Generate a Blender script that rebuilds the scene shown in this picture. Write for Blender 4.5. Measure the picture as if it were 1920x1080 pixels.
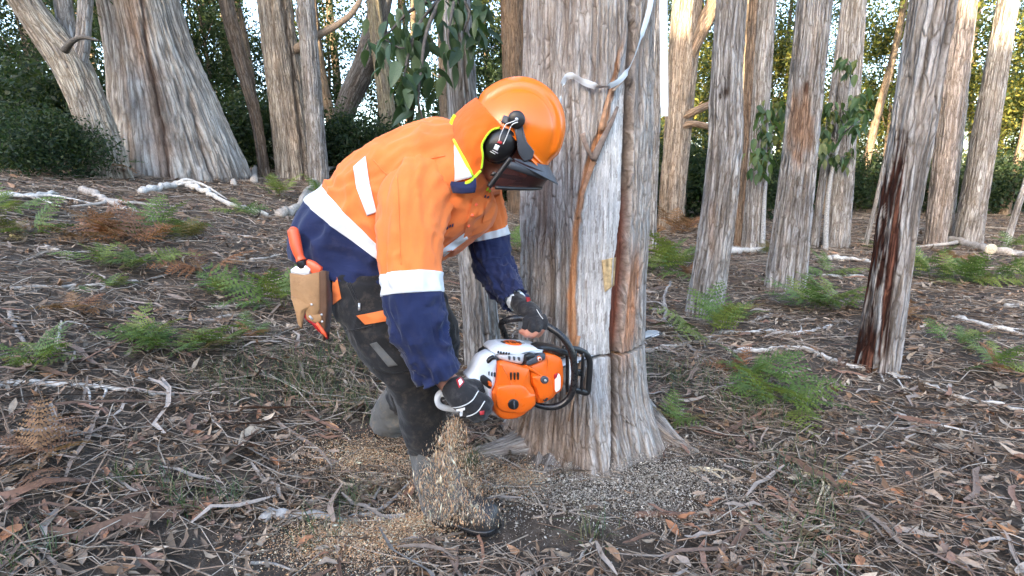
import bpy, bmesh, math, random
import numpy as np
from mathutils import Vector, Matrix
from mathutils.bvhtree import BVHTree

for _o in list(bpy.data.objects):
    bpy.data.objects.remove(_o)
SC = bpy.context.scene
COL = SC.collection

# ------------------------------------------------------------------ camera
CAM_H, PITCH, FPX = 1.28, math.radians(12.0), 1000.0
cam_d = bpy.data.cameras.new('camera')
cam = bpy.data.objects.new('camera', cam_d)
COL.objects.link(cam)
cam.location = (0, 0, CAM_H)
cam.rotation_euler = (math.pi / 2 - PITCH, 0, 0)
cam_d.sensor_width = 36.0
cam_d.lens = 36.0 * FPX / 1920.0
cam_d.clip_start = 0.05
cam_d.clip_end = 1500
SC.camera = cam

# ------------------------------------------------------------------ sky, sun, exposure
SUN_TO = Vector((-0.45, -0.89, 0)).normalized()      # horizontal direction towards the sun
SUN_EL = math.radians(13.0)
world = bpy.data.worlds.new('World')
SC.world = world
world.use_nodes = True
wn = world.node_tree.nodes
wl = world.node_tree.links
wn.clear()
w_out = wn.new('ShaderNodeOutputWorld')
w_bg = wn.new('ShaderNodeBackground')
w_sky = wn.new('ShaderNodeTexSky')
w_sky.sky_type = 'NISHITA'
w_sky.sun_disc = False
w_sky.sun_elevation = SUN_EL
w_sky.sun_rotation = math.atan2(SUN_TO.x, SUN_TO.y)
w_sky.air_density = 0.8
w_sky.dust_density = 2.4
w_sky.ozone_density = 0.9
w_bg.inputs['Strength'].default_value = 0.15
wl.new(w_sky.outputs[0], w_bg.inputs[0])
wl.new(w_bg.outputs[0], w_out.inputs[0])

sun_d = bpy.data.lights.new('sun', 'SUN')
sun = bpy.data.objects.new('sun', sun_d)
COL.objects.link(sun)
sun_d.energy = 2.5
sun_d.angle = math.radians(0.5)
sun_d.color = (1.0, 0.80, 0.52)
_sd = Vector((SUN_TO.x * math.cos(SUN_EL), SUN_TO.y * math.cos(SUN_EL), math.sin(SUN_EL)))
sun.rotation_euler = _sd.to_track_quat('Z', 'Y').to_euler()
sun.location = _sd * 60

SC.view_settings.view_transform = 'Standard'
SC.view_settings.look = 'None'
SC.view_settings.exposure = 3.36
SC.view_settings.gamma = 1.0
SC.render.engine = 'CYCLES'
SC.cycles.use_denoising = True
SC.cycles.max_bounces = 6
SC.cycles.diffuse_bounces = 3
SC.cycles.glossy_bounces = 2
SC.cycles.transmission_bounces = 4
SC.cycles.transparent_max_bounces = 8
SC.cycles.caustics_reflective = False
SC.cycles.caustics_refractive = False

# ------------------------------------------------------------------ numeric helpers
RNG = np.random.default_rng(7)
_perm = RNG.permutation(256).astype(np.int64)
_rv = RNG.random(256) * 2 - 1


def vnoise(p):
    p = np.asarray(p, float)
    i = np.floor(p).astype(np.int64)
    f = p - i
    f = f * f * f * (f * (f * 6 - 15) + 10)
    i &= 255
    j = (i + 1) & 255

    def h(a, b, c):
        return _rv[_perm[(_perm[(_perm[a] + b) & 255] + c) & 255]]
    x0, y0, z0 = i[..., 0], i[..., 1], i[..., 2]
    x1, y1, z1 = j[..., 0], j[..., 1], j[..., 2]
    fx, fy, fz = f[..., 0], f[..., 1], f[..., 2]
    a = h(x0, y0, z0) * (1 - fx) + h(x1, y0, z0) * fx
    b = h(x0, y1, z0) * (1 - fx) + h(x1, y1, z0) * fx
    c = h(x0, y0, z1) * (1 - fx) + h(x1, y0, z1) * fx
    d = h(x0, y1, z1) * (1 - fx) + h(x1, y1, z1) * fx
    return (a * (1 - fy) + b * fy) * (1 - fz) + (c * (1 - fy) + d * fy) * fz


def fbm(p, octs=4, gain=0.5):
    p = np.asarray(p, float)
    s, a, t = 0, 1.0, 0
    for o in range(octs):
        s = s + a * vnoise(p * (2.03 ** o) + 17.3 * o)
        t += a
        a *= gain
    return s / t


def sstep(a, b, x):
    t = np.clip((np.asarray(x, float) - a) / (b - a), 0, 1)
    return t * t * (3 - 2 * t)


_cp, _sp = math.cos(PITCH), math.sin(PITCH)
CAMP = np.array([0, 0, CAM_H])
AX_R = np.array([1.0, 0, 0])
AX_U = np.array([0, _sp, _cp])
AX_F = np.array([0, _cp, -_sp])


def W(px, py, zc):
    """point of the place seen at photo position (px, py), zc metres along the view axis"""
    return CAMP + zc * (AX_F + AX_R * (px - 960) / FPX - AX_U * (py - 540) / FPX)


def gz(x, y):
    x = np.asarray(x, float)
    y = np.asarray(y, float)
    q = -0.8 * x + 0.25 * (y - 2.5) - 0.45
    up = 0.5 * (np.sqrt(q * q + 0.12) + q)
    up = 7.0 * (1 - np.exp(-up / 7.0))
    z = 0.31 * up
    s = SUN_TO.x * x + SUN_TO.y * y
    z = z + 13.3 * sstep(9, 30, s) + 0.8 * fbm(np.stack([x * .09, y * .09, x * 0], -1), 2) * sstep(12, 24, s)  # unseen hill towards the sun, added and raised to shade the foreground
    far = sstep(14, 60, y)
    z = z + far * 1.2
    z = z + 0.05 * fbm(np.stack([x * .8, y * .8, x * 0 + 3], -1), 3) * sstep(0.2, 2.5, np.hypot(x - .2, y - 2.2))
    z = z + 0.012 * fbm(np.stack([x * 5, y * 5, x * 0 + 9], -1), 2)
    return z


_TS = 0.6 * 1.012 ** np.arange(420)


def G(px, py):
    """ground point under photo position"""
    d = AX_F + AX_R * (px - 960) / FPX - AX_U * (py - 540) / FPX
    P = CAMP + d * _TS[:, None]
    hit = np.nonzero(P[:, 2] < gz(P[:, 0], P[:, 1]))[0]
    if not len(hit):
        return CAMP + d * 30
    i = max(1, hit[0])
    a, b = _TS[i - 1], _TS[i]
    for _ in range(2):
        ts = np.linspace(a, b, 12)
        Q = CAMP + d * ts[:, None]
        k = np.nonzero(Q[:, 2] < gz(Q[:, 0], Q[:, 1]))[0]
        k = max(1, k[0]) if len(k) else 11
        a, b = ts[k - 1], ts[k]
    return CAMP + d * b


def zc_of(p):
    return float(np.dot(np.asarray(p) - CAMP, AX_F))


def catmull(P, n):
    """smooth resampling of control rows P (k, ...) to n rows"""
    P = np.asarray(P, float)
    k = len(P)
    if k == 2:
        t = np.linspace(0, 1, n).reshape((-1,) + (1,) * (P.ndim - 1))
        return P[0] * (1 - t) + P[1] * t
    Q = np.concatenate([[2 * P[0] - P[1]], P, [2 * P[-1] - P[-2]]])
    u = np.linspace(0, k - 1, n)
    i = np.minimum(u.astype(int), k - 2)
    t = (u - i).reshape((-1,) + (1,) * (P.ndim - 1))
    a, b, c, d = Q[i], Q[i + 1], Q[i + 2], Q[i + 3]
    return 0.5 * (2 * b + (c - a) * t + (2 * a - 5 * b + 4 * c - d) * t ** 2 + (3 * b - a - 3 * c + d) * t ** 3)


# ------------------------------------------------------------------ mesh helpers
def build_mesh(name, V, F, mats=None, smooth=True, col=None, uv=None, fmat=None):
    V = np.asarray(V, np.float32).reshape(-1, 3)
    if not isinstance(F, (list, tuple)):
        F = [F]
    F = [np.asarray(f, np.int32) for f in F if len(f)]
    me = bpy.data.meshes.new(name)
    me.vertices.add(len(V))
    me.vertices.foreach_set('co', V.ravel())
    nl = sum(f.size for f in F)
    npoly = sum(len(f) for f in F)
    loops = np.concatenate([f.ravel() for f in F]).astype(np.int32)
    starts = []
    s = 0
    for f in F:
        starts.append(s + np.arange(len(f)) * f.shape[1])
        s += f.size
    me.loops.add(nl)
    me.polygons.add(npoly)
    me.loops.foreach_set('vertex_index', loops)
    me.polygons.foreach_set('loop_start', np.concatenate(starts).astype(np.int32))
    if fmat is not None:
        me.polygons.foreach_set('material_index', np.asarray(fmat, np.int32))
    me.update(calc_edges=True)
    me.validate(verbose=False)
    if smooth:
        me.polygons.foreach_set('use_smooth', np.ones(len(me.polygons), bool))
    if col is not None:
        col = np.asarray(col, np.float32)
        if col.shape[1] == 3:
            col = np.concatenate([col, np.ones((len(col), 1), np.float32)], 1)
        at = me.color_attributes.new('Col', 'FLOAT_COLOR', 'POINT')
        at.data.foreach_set('color', col.ravel())
    if uv is not None:
        l = me.uv_layers.new(name='UVMap')
        vi = np.empty(len(me.loops), np.int32)
        me.loops.foreach_get('vertex_index', vi)
        l.data.foreach_set('uv', np.asarray(uv, np.float32)[vi].ravel())
    for m in (mats if isinstance(mats, (list, tuple)) else [mats]):
        if m is not None:
            me.materials.append(m)
    return me


def link(name, data, parent=None, loc=None, rot=None, scale=None):
    o = bpy.data.objects.new(name, data)
    COL.objects.link(o)
    if parent is not None:
        o.parent = parent
    if loc is not None:
        o.location = tuple(map(float, loc))
    if rot is not None:
        o.rotation_euler = rot
    if scale is not None:
        o.scale = scale if hasattr(scale, '__len__') else (scale,) * 3
    return o


def origin_of(o):
    p = np.zeros(3)
    while o is not None:
        p = p + np.array(o.location)
        o = o.parent
    return p


def part(name, V, F, mat, parent, **kw):
    """a mesh given in world coordinates, made a child (parents are only ever translated)"""
    V = np.asarray(V, float).reshape(-1, 3)
    base = origin_of(parent) if parent is not None else np.zeros(3)
    return link(name, build_mesh(name, V - base, F, mat, **kw), parent)


def thing(name, label, cat, loc, group=None, rotz=0.0):
    o = link(name, None, None, loc, (0, 0, rotz))
    o.empty_display_size = 0.1
    return tag(o, label, cat, group)


def tag(o, label=None, cat=None, group=None, kind=None):
    if label:
        o['label'] = label
    if cat:
        o['category'] = cat
    if group:
        o['group'] = group
    if kind:
        o['kind'] = kind
    return o


def grid_faces(nv, nu, closed=True, flip=False):
    j = np.arange(nu if closed else nu - 1)
    i = np.arange(nv - 1)
    I, J = np.meshgrid(i, j, indexing='ij')
    J2 = (J + 1) % nu
    f = np.stack([I * nu + J, I * nu + J2, (I + 1) * nu + J2, (I + 1) * nu + J], -1).reshape(-1, 4)
    return f[:, ::-1] if flip else f


def close_grid(P, cap0=True, cap1=True):
    """closed tube from rings P (nv, nu, 3) with fan caps -> V, [quads, tris]"""
    nv, nu = P.shape[:2]
    V = [P.reshape(-1, 3)]
    T = []
    n = nv * nu
    j = np.arange(nu)
    if cap0:
        V.append(P[0].mean(0)[None])
        T.append(np.stack([np.full(nu, n), (j + 1) % nu, j], -1))
        n += 1
    if cap1:
        V.append(P[-1].mean(0)[None])
        b = (nv - 1) * nu
        T.append(np.stack([np.full(nu, n), b + j, b + (j + 1) % nu], -1))
        n += 1
    return np.concatenate(V), [grid_faces(nv, nu)] + ([np.concatenate(T)] if T else [])


def frames(C):
    """tangent, and two normals per centre-line point (parallel transport)"""
    C = np.asarray(C, float)
    T = np.gradient(C, axis=0)
    T /= np.linalg.norm(T, axis=1, keepdims=True) + 1e-12
    a = np.array([0, 0, 1.0]) if abs(T[0][2]) < 0.8 else np.array([0, 1.0, 0])
    n = np.cross(np.cross(T[0], a), T[0])
    n /= np.linalg.norm(n)
    N = []
    for t in T:
        n = n - t * np.dot(n, t)
        n /= np.linalg.norm(n) + 1e-12
        N.append(n)
    N = np.array(N)
    return T, N, np.cross(T, N)


def tube(C, r, nu=10, nv=None, flat=1.0, capped=True):
    """round tube round centre-line C with radius r (scalar or per control point)"""
    C = np.asarray(C, float)
    r = np.broadcast_to(np.asarray(r, float), (len(C),))
    if nv is None:
        nv = max(2, 4 * (len(C) - 1) + 1) if len(C) > 2 else 2
    D = catmull(np.concatenate([C, r[:, None]], 1), nv)
    C2, r2 = D[:, :3], np.maximum(D[:, 3], 1e-4)
    T, N, B = frames(C2)
    a = np.linspace(0, 2 * np.pi, nu, endpoint=False)
    P = C2[:, None] + r2[:, None, None] * (np.cos(a)[None, :, None] * N[:, None] * flat + np.sin(a)[None, :, None] * B[:, None])
    return close_grid(P, capped, capped)


def merge(parts):
    V, Q, T, n = [], [], [], 0
    for v, fs in parts:
        v = np.asarray(v).reshape(-1, 3)
        V.append(v)
        for f in (fs if isinstance(fs, list) else [fs]):
            f = np.asarray(f)
            if not len(f):
                continue
            (Q if f.shape[1] == 4 else T).append(f + n)
        n += len(v)
    out = []
    if Q:
        out.append(np.concatenate(Q))
    if T:
        out.append(np.concatenate(T))
    return np.concatenate(V), out


def remesh(name, VF, voxel, smooth_it=4, smooth_f=0.5):
    """fuse overlapping closed pieces into one continuous skin -> V, F"""
    me = build_mesh(name, VF[0], VF[1], None)
    o = bpy.data.objects.new(name + '_tmp', me)
    COL.objects.link(o)
    m = o.modifiers.new('r', 'REMESH')
    m.mode = 'VOXEL'
    m.voxel_size = voxel
    if smooth_it:
        s = o.modifiers.new('s', 'SMOOTH')
        s.iterations = smooth_it
        s.factor = smooth_f
    dg = bpy.context.evaluated_depsgraph_get()
    e = o.evaluated_get(dg)
    m2 = e.to_mesh()
    V = np.empty(len(m2.vertices) * 3, np.float32)
    m2.vertices.foreach_get('co', V)
    V = V.reshape(-1, 3).astype(float)
    F = [p.vertices[:] for p in m2.polygons]
    Q = np.array([f for f in F if len(f) == 4], np.int32).reshape(-1, 4)
    Tt = np.array([f for f in F if len(f) == 3], np.int32).reshape(-1, 3)
    e.to_mesh_clear()
    bpy.data.objects.remove(o)
    bpy.data.meshes.remove(me)
    return V, [f for f in (Q, Tt) if len(f)]


def normals(V, F):
    N = np.zeros_like(V)
    for f in F:
        a = V[f[:, 1]] - V[f[:, 0]]
        b = V[f[:, -1]] - V[f[:, 0]]
        n = np.cross(a, b)
        for k in range(f.shape[1]):
            np.add.at(N, f[:, k], n)
    return N / (np.linalg.norm(N, axis=1, keepdims=True) + 1e-12)


def bvh(VF):
    F = []
    for f in VF[1]:
        F += [tuple(int(k) for k in r) for r in f]
    return BVHTree.FromPolygons([tuple(v) for v in VF[0]], F)


def prism(pts, vec, bevel=0.0, dome=0.0):
    """outline pts (n,3) swept along vec, rim edges eased by bevel; front face (at pts+vec) slightly domed"""
    pts = np.asarray(pts, float)
    vec = np.asarray(vec, float)
    L = np.linalg.norm(vec)
    d = vec / L
    c = pts.mean(0)
    n = len(pts)

    def inset(b):
        out = []
        for i in range(n):
            a, p, q = pts[i - 1], pts[i], pts[(i + 1) % n]
            e1 = (p - a) / (np.linalg.norm(p - a) + 1e-9)
            e2 = (q - p) / (np.linalg.norm(q - p) + 1e-9)
            m = np.cross(d, e1) + np.cross(d, e2)
            m /= np.linalg.norm(m) + 1e-9
            if np.dot(m, sgn_ref[i]) < 0:
                m = -m
            out.append(p + m * b)
        return np.array(out)
    sgn_ref = []
    area = 0
    for i in range(n):
        area += np.dot(np.cross(pts[i] - c, pts[(i + 1) % n] - c), d)
    s = 1 if area > 0 else -1
    for i in range(n):
        a, p, q = pts[i - 1], pts[i], pts[(i + 1) % n]
        e1 = (p - a) / (np.linalg.norm(p - a) + 1e-9)
        e2 = (q - p) / (np.linalg.norm(q - p) + 1e-9)
        sgn_ref.append(s * (np.cross(d, e1) + np.cross(d, e2)))
    if bevel > 0:
        rings = [pts, pts + d * (L - bevel), inset(bevel * .3) + d * (L - bevel * .3), inset(bevel) + d * L]
        rings = [inset(bevel * .7)] + [pts + d * bevel * .5] + rings[1:]
    else:
        rings = [pts, pts + vec]
    if dome:
        last = rings[-1]
        cc = last.mean(0)
        for k in (0.75, 0.45, 0.15):
            rings.append(cc + (last - cc) * k + d * dome * (1 - k * k))
    P = np.array(rings)
    if s < 0:
        P = P[:, ::-1]
    return close_grid(P)


def sheet(ctrl, nv=16, nu=16, thick=0.0):
    """smooth sheet through a coarse grid of control points (rows, cols, 3), optionally given thickness"""
    C = np.asarray(ctrl, float)
    A = catmull(C, nv)
    A = np.swapaxes(catmull(np.swapaxes(A, 0, 1), nu), 0, 1)
    V = A.reshape(-1, 3)
    F = grid_faces(nv, nu, False)
    if not thick:
        return V, [F]
    N = normals(V, [F])
    n = len(V)
    V2 = np.concatenate([V + N * thick / 2, V - N * thick / 2])
    idx = np.arange(n).reshape(nv, nu)
    rim = np.concatenate([idx[0, :], idx[1:, -1], idx[-1, -2::-1], idx[-2:0:-1, 0]])
    r2 = np.roll(rim, -1)
    side = np.stack([rim, rim + n, r2 + n, r2], -1)
    return V2, [np.concatenate([F, F[:, ::-1] + n, side])]


def on_surface(tree, poly, off=0.003, n=18, thick=0.003):
    """cloth or sticker patch lying on a surface: quad poly of 4 photo corners (tl, tr, br, bl) projected onto tree"""
    tl, tr, br, bl = [np.array(p, float) for p in poly]
    P = np.zeros((n, n, 3))
    last = None
    for i in range(n):
        for j in range(n):
            u, v = j / (n - 1), i / (n - 1)
            q = (tl * (1 - u) + tr * u) * (1 - v) + (bl * (1 - u) + br * u) * v
            d = Vector(AX_F + AX_R * (q[0] - 960) / FPX - AX_U * (q[1] - 540) / FPX)
            L = d.length
            h = tree.ray_cast(Vector(CAMP), d / L)
            if h[0] is None:
                z = last if last is not None else 2.0
            else:
                z = h[3] / L
                last = z
            P[i, j] = W(q[0], q[1], z)
    for _ in range(3):
        P[1:-1, 1:-1] = (P[1:-1, 1:-1] * 2 + P[:-2, 1:-1] + P[2:, 1:-1] + P[1:-1, :-2] + P[1:-1, 2:]) / 6
    V = P.reshape(-1, 3)
    back = CAMP - V
    back /= np.linalg.norm(back, axis=1, keepdims=True)
    V = V + back * off
    F = grid_faces(n, n, False)
    m = len(V)
    V2 = np.concatenate([V, V - back * (thick + off)])
    idx = np.arange(m).reshape(n, n)
    rim = np.concatenate([idx[0, :], idx[1:, -1], idx[-1, -2::-1], idx[-2:0:-1, 0]])
    r2 = np.roll(rim, -1)
    side = np.stack([rim, rim + m, r2 + m, r2], -1)
    return V2, [np.concatenate([F, F[:, ::-1] + m, side])]

# ------------------------------------------------------------------ materials
class NT:
    def __init__(self, name):
        self.m = bpy.data.materials.new(name)
        self.m.use_nodes = True
        self.t = self.m.node_tree
        self.t.nodes.clear()
        self.out = self.t.nodes.new('ShaderNodeOutputMaterial')
        self.b = self.t.nodes.new('ShaderNodeBsdfPrincipled')
        self.t.links.new(self.b.outputs[0], self.out.inputs[0])

    def n(self, kind, **kw):
        nd = self.t.nodes.new(kind)
        for k, v in kw.items():
            setattr(nd, k, v)
        return nd

    def l(self, a, b):
        self.t.links.new(a, b)

    def coords(self, which='Object', scale=(1, 1, 1)):
        tc = self.n('ShaderNodeTexCoord')
        mp = self.n('ShaderNodeMapping')
        mp.inputs['Scale'].default_value = scale
        self.l(tc.outputs[which], mp.inputs[0])
        return mp.outputs[0]

    def noise(self, vec, scale, detail=4, rough=0.6, dist=0.0):
        nd = self.n('ShaderNodeTexNoise')
        nd.inputs['Scale'].default_value = scale
        nd.inputs['Detail'].default_value = detail
        nd.inputs['Roughness'].default_value = rough
        nd.inputs['Distortion'].default_value = dist
        if vec is not None:
            self.l(vec, nd.inputs['Vector'])
        return nd.outputs['Fac']

    def ramp(self, fac, stops):
        r = self.n('ShaderNodeValToRGB')
        el = r.color_ramp.elements
        while len(el) < len(stops):
            el.new(0.5)
        for e, (p, c) in zip(el, stops):
            e.position = p
            e.color = (*c, 1) if len(c) == 3 else c
        self.l(fac, r.inputs[0])
        return r.outputs[0]

    def mix(self, fac, a, b, mode='MIX'):
        nd = self.n('ShaderNodeMix', data_type='RGBA', blend_type=mode)
        for s, v in ((0, fac), (6, a), (7, b)):
            if hasattr(v, 'is_linked'):
                self.l(v, nd.inputs[s])
            elif s == 0:
                nd.inputs[0].default_value = v
            else:
                nd.inputs[s].default_value = (*v, 1)
        return nd.outputs[2]

    def math(self, op, a, b=None):
        nd = self.n('ShaderNodeMath', operation=op)
        for i, v in enumerate((a, b)):
            if v is None:
                continue
            if hasattr(v, 'is_linked'):
                self.l(v, nd.inputs[i])
            else:
                nd.inputs[i].default_value = v
        return nd.outputs[0]

    def bump(self, h, strength=0.5, dist=0.01):
        nd = self.n('ShaderNodeBump')
        nd.inputs['Strength'].default_value = strength
        nd.inputs['Distance'].default_value = dist
        self.l(h, nd.inputs['Height'])
        self.l(nd.outputs[0], self.b.inputs['Normal'])

    def set(self, color=None, rough=None, metal=None, spec=None):
        if color is not None:
            if hasattr(color, 'is_linked'):
                self.l(color, self.b.inputs['Base Color'])
            else:
                self.b.inputs['Base Color'].default_value = (*color, 1)
        if rough is not None:
            if hasattr(rough, 'is_linked'):
                self.l(rough, self.b.inputs['Roughness'])
            else:
                self.b.inputs['Roughness'].default_value = rough
        if metal is not None:
            self.b.inputs['Metallic'].default_value = metal
        if spec is not None:
            self.b.inputs['Specular IOR Level'].default_value = spec
        return self.m


def plastic(name, c, rough=0.4, dirt=0.25, scale=14, metal=0.0):
    t = NT(name)
    v = t.coords('Object')
    f = t.noise(v, scale, 6, 0.7)
    d = t.mix(t.ramp(f, [(0.45, (0, 0, 0)), (0.75, (dirt, dirt, dirt))]), c, tuple(0.5 * x + 0.06 for x in c))
    r = t.ramp(t.noise(v, scale * 3, 3), [(0.3, (rough * .8,) * 3), (0.7, (min(1, rough * 1.3),) * 3)])
    t.bump(t.noise(v, scale * 12, 3), 0.06, 0.002)
    return t.set(d, r, metal)


def fabric(name, c, weave=900, fold=9.0, fold_s=0.35, rough=0.85, vary=0.12, dirt=None, dirt_amt=0.3, run=(1, 1, 1)):
    t = NT(name)
    v = t.coords('Object')
    f = t.noise(v, 6, 5, 0.65)
    col = t.mix(t.ramp(f, [(0.3, (0, 0, 0)), (0.7, (1, 1, 1))]), tuple(x * (1 - vary) for x in c), tuple(min(1, x * (1 + vary)) for x in c))
    if dirt is not None:
        g = t.ramp(t.noise(v, 22, 8, 0.75), [(0.52, (0, 0, 0)), (0.72, (dirt_amt,) * 3)])
        col = t.mix(g, col, dirt)
    w1 = t.n('ShaderNodeTexWave', wave_type='BANDS', bands_direction='DIAGONAL')
    w1.inputs['Scale'].default_value = weave / 6
    t.l(v, w1.inputs[0])
    vr = t.coords('Object', run)
    mus = t.noise(vr, fold, 2, 0.5, 0.8)
    fine = t.noise(vr, fold * 3, 3, 0.6, 0.8)
    h = t.math('ADD', t.math('MULTIPLY', mus, 1.0), t.math('MULTIPLY', fine, 0.22))
    h = t.math('ADD', h, t.math('MULTIPLY', w1.outputs['Fac'], 0.008))
    t.bump(h, fold_s, 0.03)
    m = t.set(col, rough, 0, 0.25)
    t.b.inputs['Sheen Weight'].default_value = 0.15
    return m


def attr_mat(name, rough=0.8, trans=0.0, spec=0.3, vary=0.25, scale=40, bump=0.3):
    """colour carried by the pieces themselves ('Col'), with grain; trans = share of light let through"""
    t = NT(name)
    a = t.n('ShaderNodeVertexColor', layer_name='Col')
    v = t.coords('Object')
    f = t.noise(v, scale, 4)
    g = t.ramp(f, [(0.25, (1 - vary,) * 3), (0.75, (1 + vary * .6,) * 3)])
    c = t.mix(1.0, a.outputs[0], g, 'MULTIPLY')
    t.set(c, rough, 0, spec)
    if bump:
        t.bump(f, bump, 0.004)
    if trans:
        tr = t.n('ShaderNodeBsdfTranslucent')
        t.l(t.mix(1.0, c, (1.5, 1.45, 0.7), 'MULTIPLY'), tr.inputs[0])
        ms = t.n('ShaderNodeMixShader')
        ms.inputs[0].default_value = trans
        t.l(t.b.outputs[0], ms.inputs[1])
        t.l(tr.outputs[0], ms.inputs[2])
        t.l(ms.outputs[0], t.out.inputs[0])
    return t.m


def bark_mat(name, tint=(1, 1, 1), bump=0.8, fine=1.0, cell=29.0, furrow=0.64):
    """fibrous bark: trunk colour attribute, lengthwise fibres and interlaced furrows (UV in metres)"""
    t = NT(name)
    a = t.n('ShaderNodeVertexColor', layer_name='Col')
    uv = t.coords('UV', (1, 1, 1))

    def stretch(sy):
        w = t.n('ShaderNodeMapping')
        w.inputs['Scale'].default_value = (1.0, sy, 1)
        t.l(uv, w.inputs[0])
        return w.outputs[0]
    n1 = t.noise(stretch(.09), 60 * fine, 5, 0.65, 0.5)
    n2 = t.noise(stretch(.25), 150 * fine, 4, 0.65, 0.3)
    n3 = t.noise(uv, 3.0, 3, 0.6)
    # furrows between long interlaced plates
    dn = t.n('ShaderNodeTexNoise')
    dn.inputs['Scale'].default_value = 14
    dn.inputs['Detail'].default_value = 3
    t.l(stretch(.35), dn.inputs['Vector'])
    sub = t.n('ShaderNodeVectorMath', operation='SUBTRACT')
    t.l(dn.outputs['Color'], sub.inputs[0])
    sub.inputs[1].default_value = (.5, .5, .5)
    sc = t.n('ShaderNodeVectorMath', operation='MULTIPLY_ADD')
    t.l(sub.outputs[0], sc.inputs[0])
    sc.inputs[1].default_value = (.05, .08, 0)
    t.l(stretch(.105), sc.inputs[2])
    vo = t.n('ShaderNodeTexVoronoi', feature='DISTANCE_TO_EDGE')
    vo.inputs['Scale'].default_value = cell
    t.l(sc.outputs[0], vo.inputs['Vector'])
    plate = t.ramp(vo.outputs['Distance'], [(0.0, (0, 0, 0)), (0.10, (.55,) * 3), (0.26, (1, 1, 1))])
    plate = t.math('MAXIMUM', plate, t.math('SUBTRACT', 1.0, a.outputs['Alpha']))   # bare wood has no bark plates
    h = t.math('ADD', t.math('MULTIPLY', n1, 0.7), t.math('MULTIPLY', n2, 0.45))
    g = t.ramp(h, [(0.38, (0.55, 0.51, 0.48)), (0.56, (0.98, 0.97, 0.96)), (0.74, (1.40, 1.40, 1.40))])
    c = t.mix(1.0, a.outputs[0], g, 'MULTIPLY')
    c = t.mix(1.0, c, t.ramp(n3, [(0.3, (0.80, 0.80, 0.82)), (0.7, (1.14, 1.10, 1.06))]), 'MULTIPLY')
    c = t.mix(1.0, c, t.mix(plate, tuple(1 - furrow * k for k in (.86, .93, 1.0)), (1, 1, 1)), 'MULTIPLY')
    c = t.mix(1.0, c, tint, 'MULTIPLY')
    t.set(c, 0.92, 0, 0.2)
    t.bump(t.math('ADD', t.math('MULTIPLY', h, .6), t.math('MULTIPLY', plate, .7)), bump, 0.022)
    return t.m


M = {}
M['bark'] = bark_mat('stringy_bark')
M['bark_hero'] = bark_mat('stringy_bark_near', bump=0.6, fine=2.1, cell=56.0, furrow=.46)
M['bark_old'] = bark_mat('old_gum_bark', bump=0.8, fine=.6, cell=11.0, furrow=.55)
M['leaf'] = attr_mat('live_leaves', 0.5, 0.35, 0.5, 0.25, 30, 0)
M['leaf_far'] = attr_mat('far_leaves', 0.6, 0.40, 0.35, 0.2, 3, 0)
M['litter'] = attr_mat('leaf_litter', 0.8, 0.0, 0.3, 0.35, 60, 0.3)
M['wood'] = attr_mat('dead_wood', 0.9, 0.0, 0.2, 0.5, 45, 0.5)
M['chips'] = attr_mat('wood_chips', 0.9, 0.0, 0.2, 0.2, 90, 0)
M['fern'] = attr_mat('fern_fronds', 0.6, 0.30, 0.35, 0.3, 60, 0)


def ground_material():
    t = NT('forest_soil')
    v = t.coords('Object')
    n1 = t.noise(v, 1.3, 6, 0.65)
    n2 = t.noise(v, 16, 8, 0.75)
    n3 = t.noise(v, 90, 5, 0.7)
    c = t.ramp(n2, [(0.30, (0.045, 0.034, 0.027)), (0.5, (0.105, 0.083, 0.066)), (0.70, (0.20, 0.165, 0.135))])
    c = t.mix(t.ramp(n1, [(0.4, (0, 0, 0)), (0.65, (0.6,) * 3)]), c, (0.085, 0.069, 0.055))
    c = t.mix(t.ramp(n3, [(0.62, (0, 0, 0)), (0.72, (0.7,) * 3)]), c, (0.24, 0.20, 0.16))
    h = t.math('ADD', n2, t.math('MULTIPLY', n3, 0.5))
    t.bump(h, 0.9, 0.03)
    return t.set(c, 0.95, 0, 0.15)


M['ground'] = ground_material()
M['orange_cloth'] = fabric('hi_vis_orange_cloth', (0.82, 0.20, 0.048), fold=8, fold_s=0.22, run=(1, 1, .3), dirt=(0.35, 0.16, 0.08), dirt_amt=.25)
M['navy_cloth'] = fabric('navy_cloth', (0.012, 0.020, 0.070), fold=12, fold_s=0.3, run=(.5, .5, 1.4), dirt=(0.16, 0.13, 0.12), dirt_amt=0.12)
M['black_cloth'] = fabric('black_trouser_cloth', (0.014, 0.014, 0.015), fold=9, fold_s=0.4, dirt=(0.22, 0.17, 0.12), dirt_amt=0.28)
M['grey_cloth'] = fabric('grey_gaiter_cloth', (0.11, 0.11, 0.105), fold=12, fold_s=0.5, dirt=(0.3, 0.22, 0.14), dirt_amt=0.5)
M['tape'] = fabric('silver_reflective_tape', (0.70, 0.72, 0.74), fold=6, fold_s=0.12, rough=0.5, vary=0.05, dirt=(0.5, 0.48, 0.45), dirt_amt=0.25)
M['orange_mesh'] = fabric('orange_mesh_cloth', (0.80, 0.13, 0.010), weave=1500, fold=10, fold_s=0.25)
M['lime'] = fabric('lime_binding', (0.55, 0.85, 0.03), fold=14, fold_s=0.1)
M['glove'] = fabric('black_glove_cloth', (0.018, 0.018, 0.020), fold=18, fold_s=0.25, dirt=(0.22, 0.2, 0.18), dirt_amt=0.25)
M['piping'] = plastic('pale_piping', (0.62, 0.62, 0.60), 0.6)
M['white_print'] = plastic('white_print', (0.85, 0.85, 0.85), 0.6, 0.05)
M['red'] = plastic('red_plastic', (0.42, 0.015, 0.02), 0.4)
M['helmet'] = plastic('orange_helmet_shell', (0.86, 0.175, 0.008), 0.20, 0.12, 9)
M['saw_orange'] = plastic('orange_saw_plastic', (0.82, 0.135, 0.008), 0.33, 0.35, 22)
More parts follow.
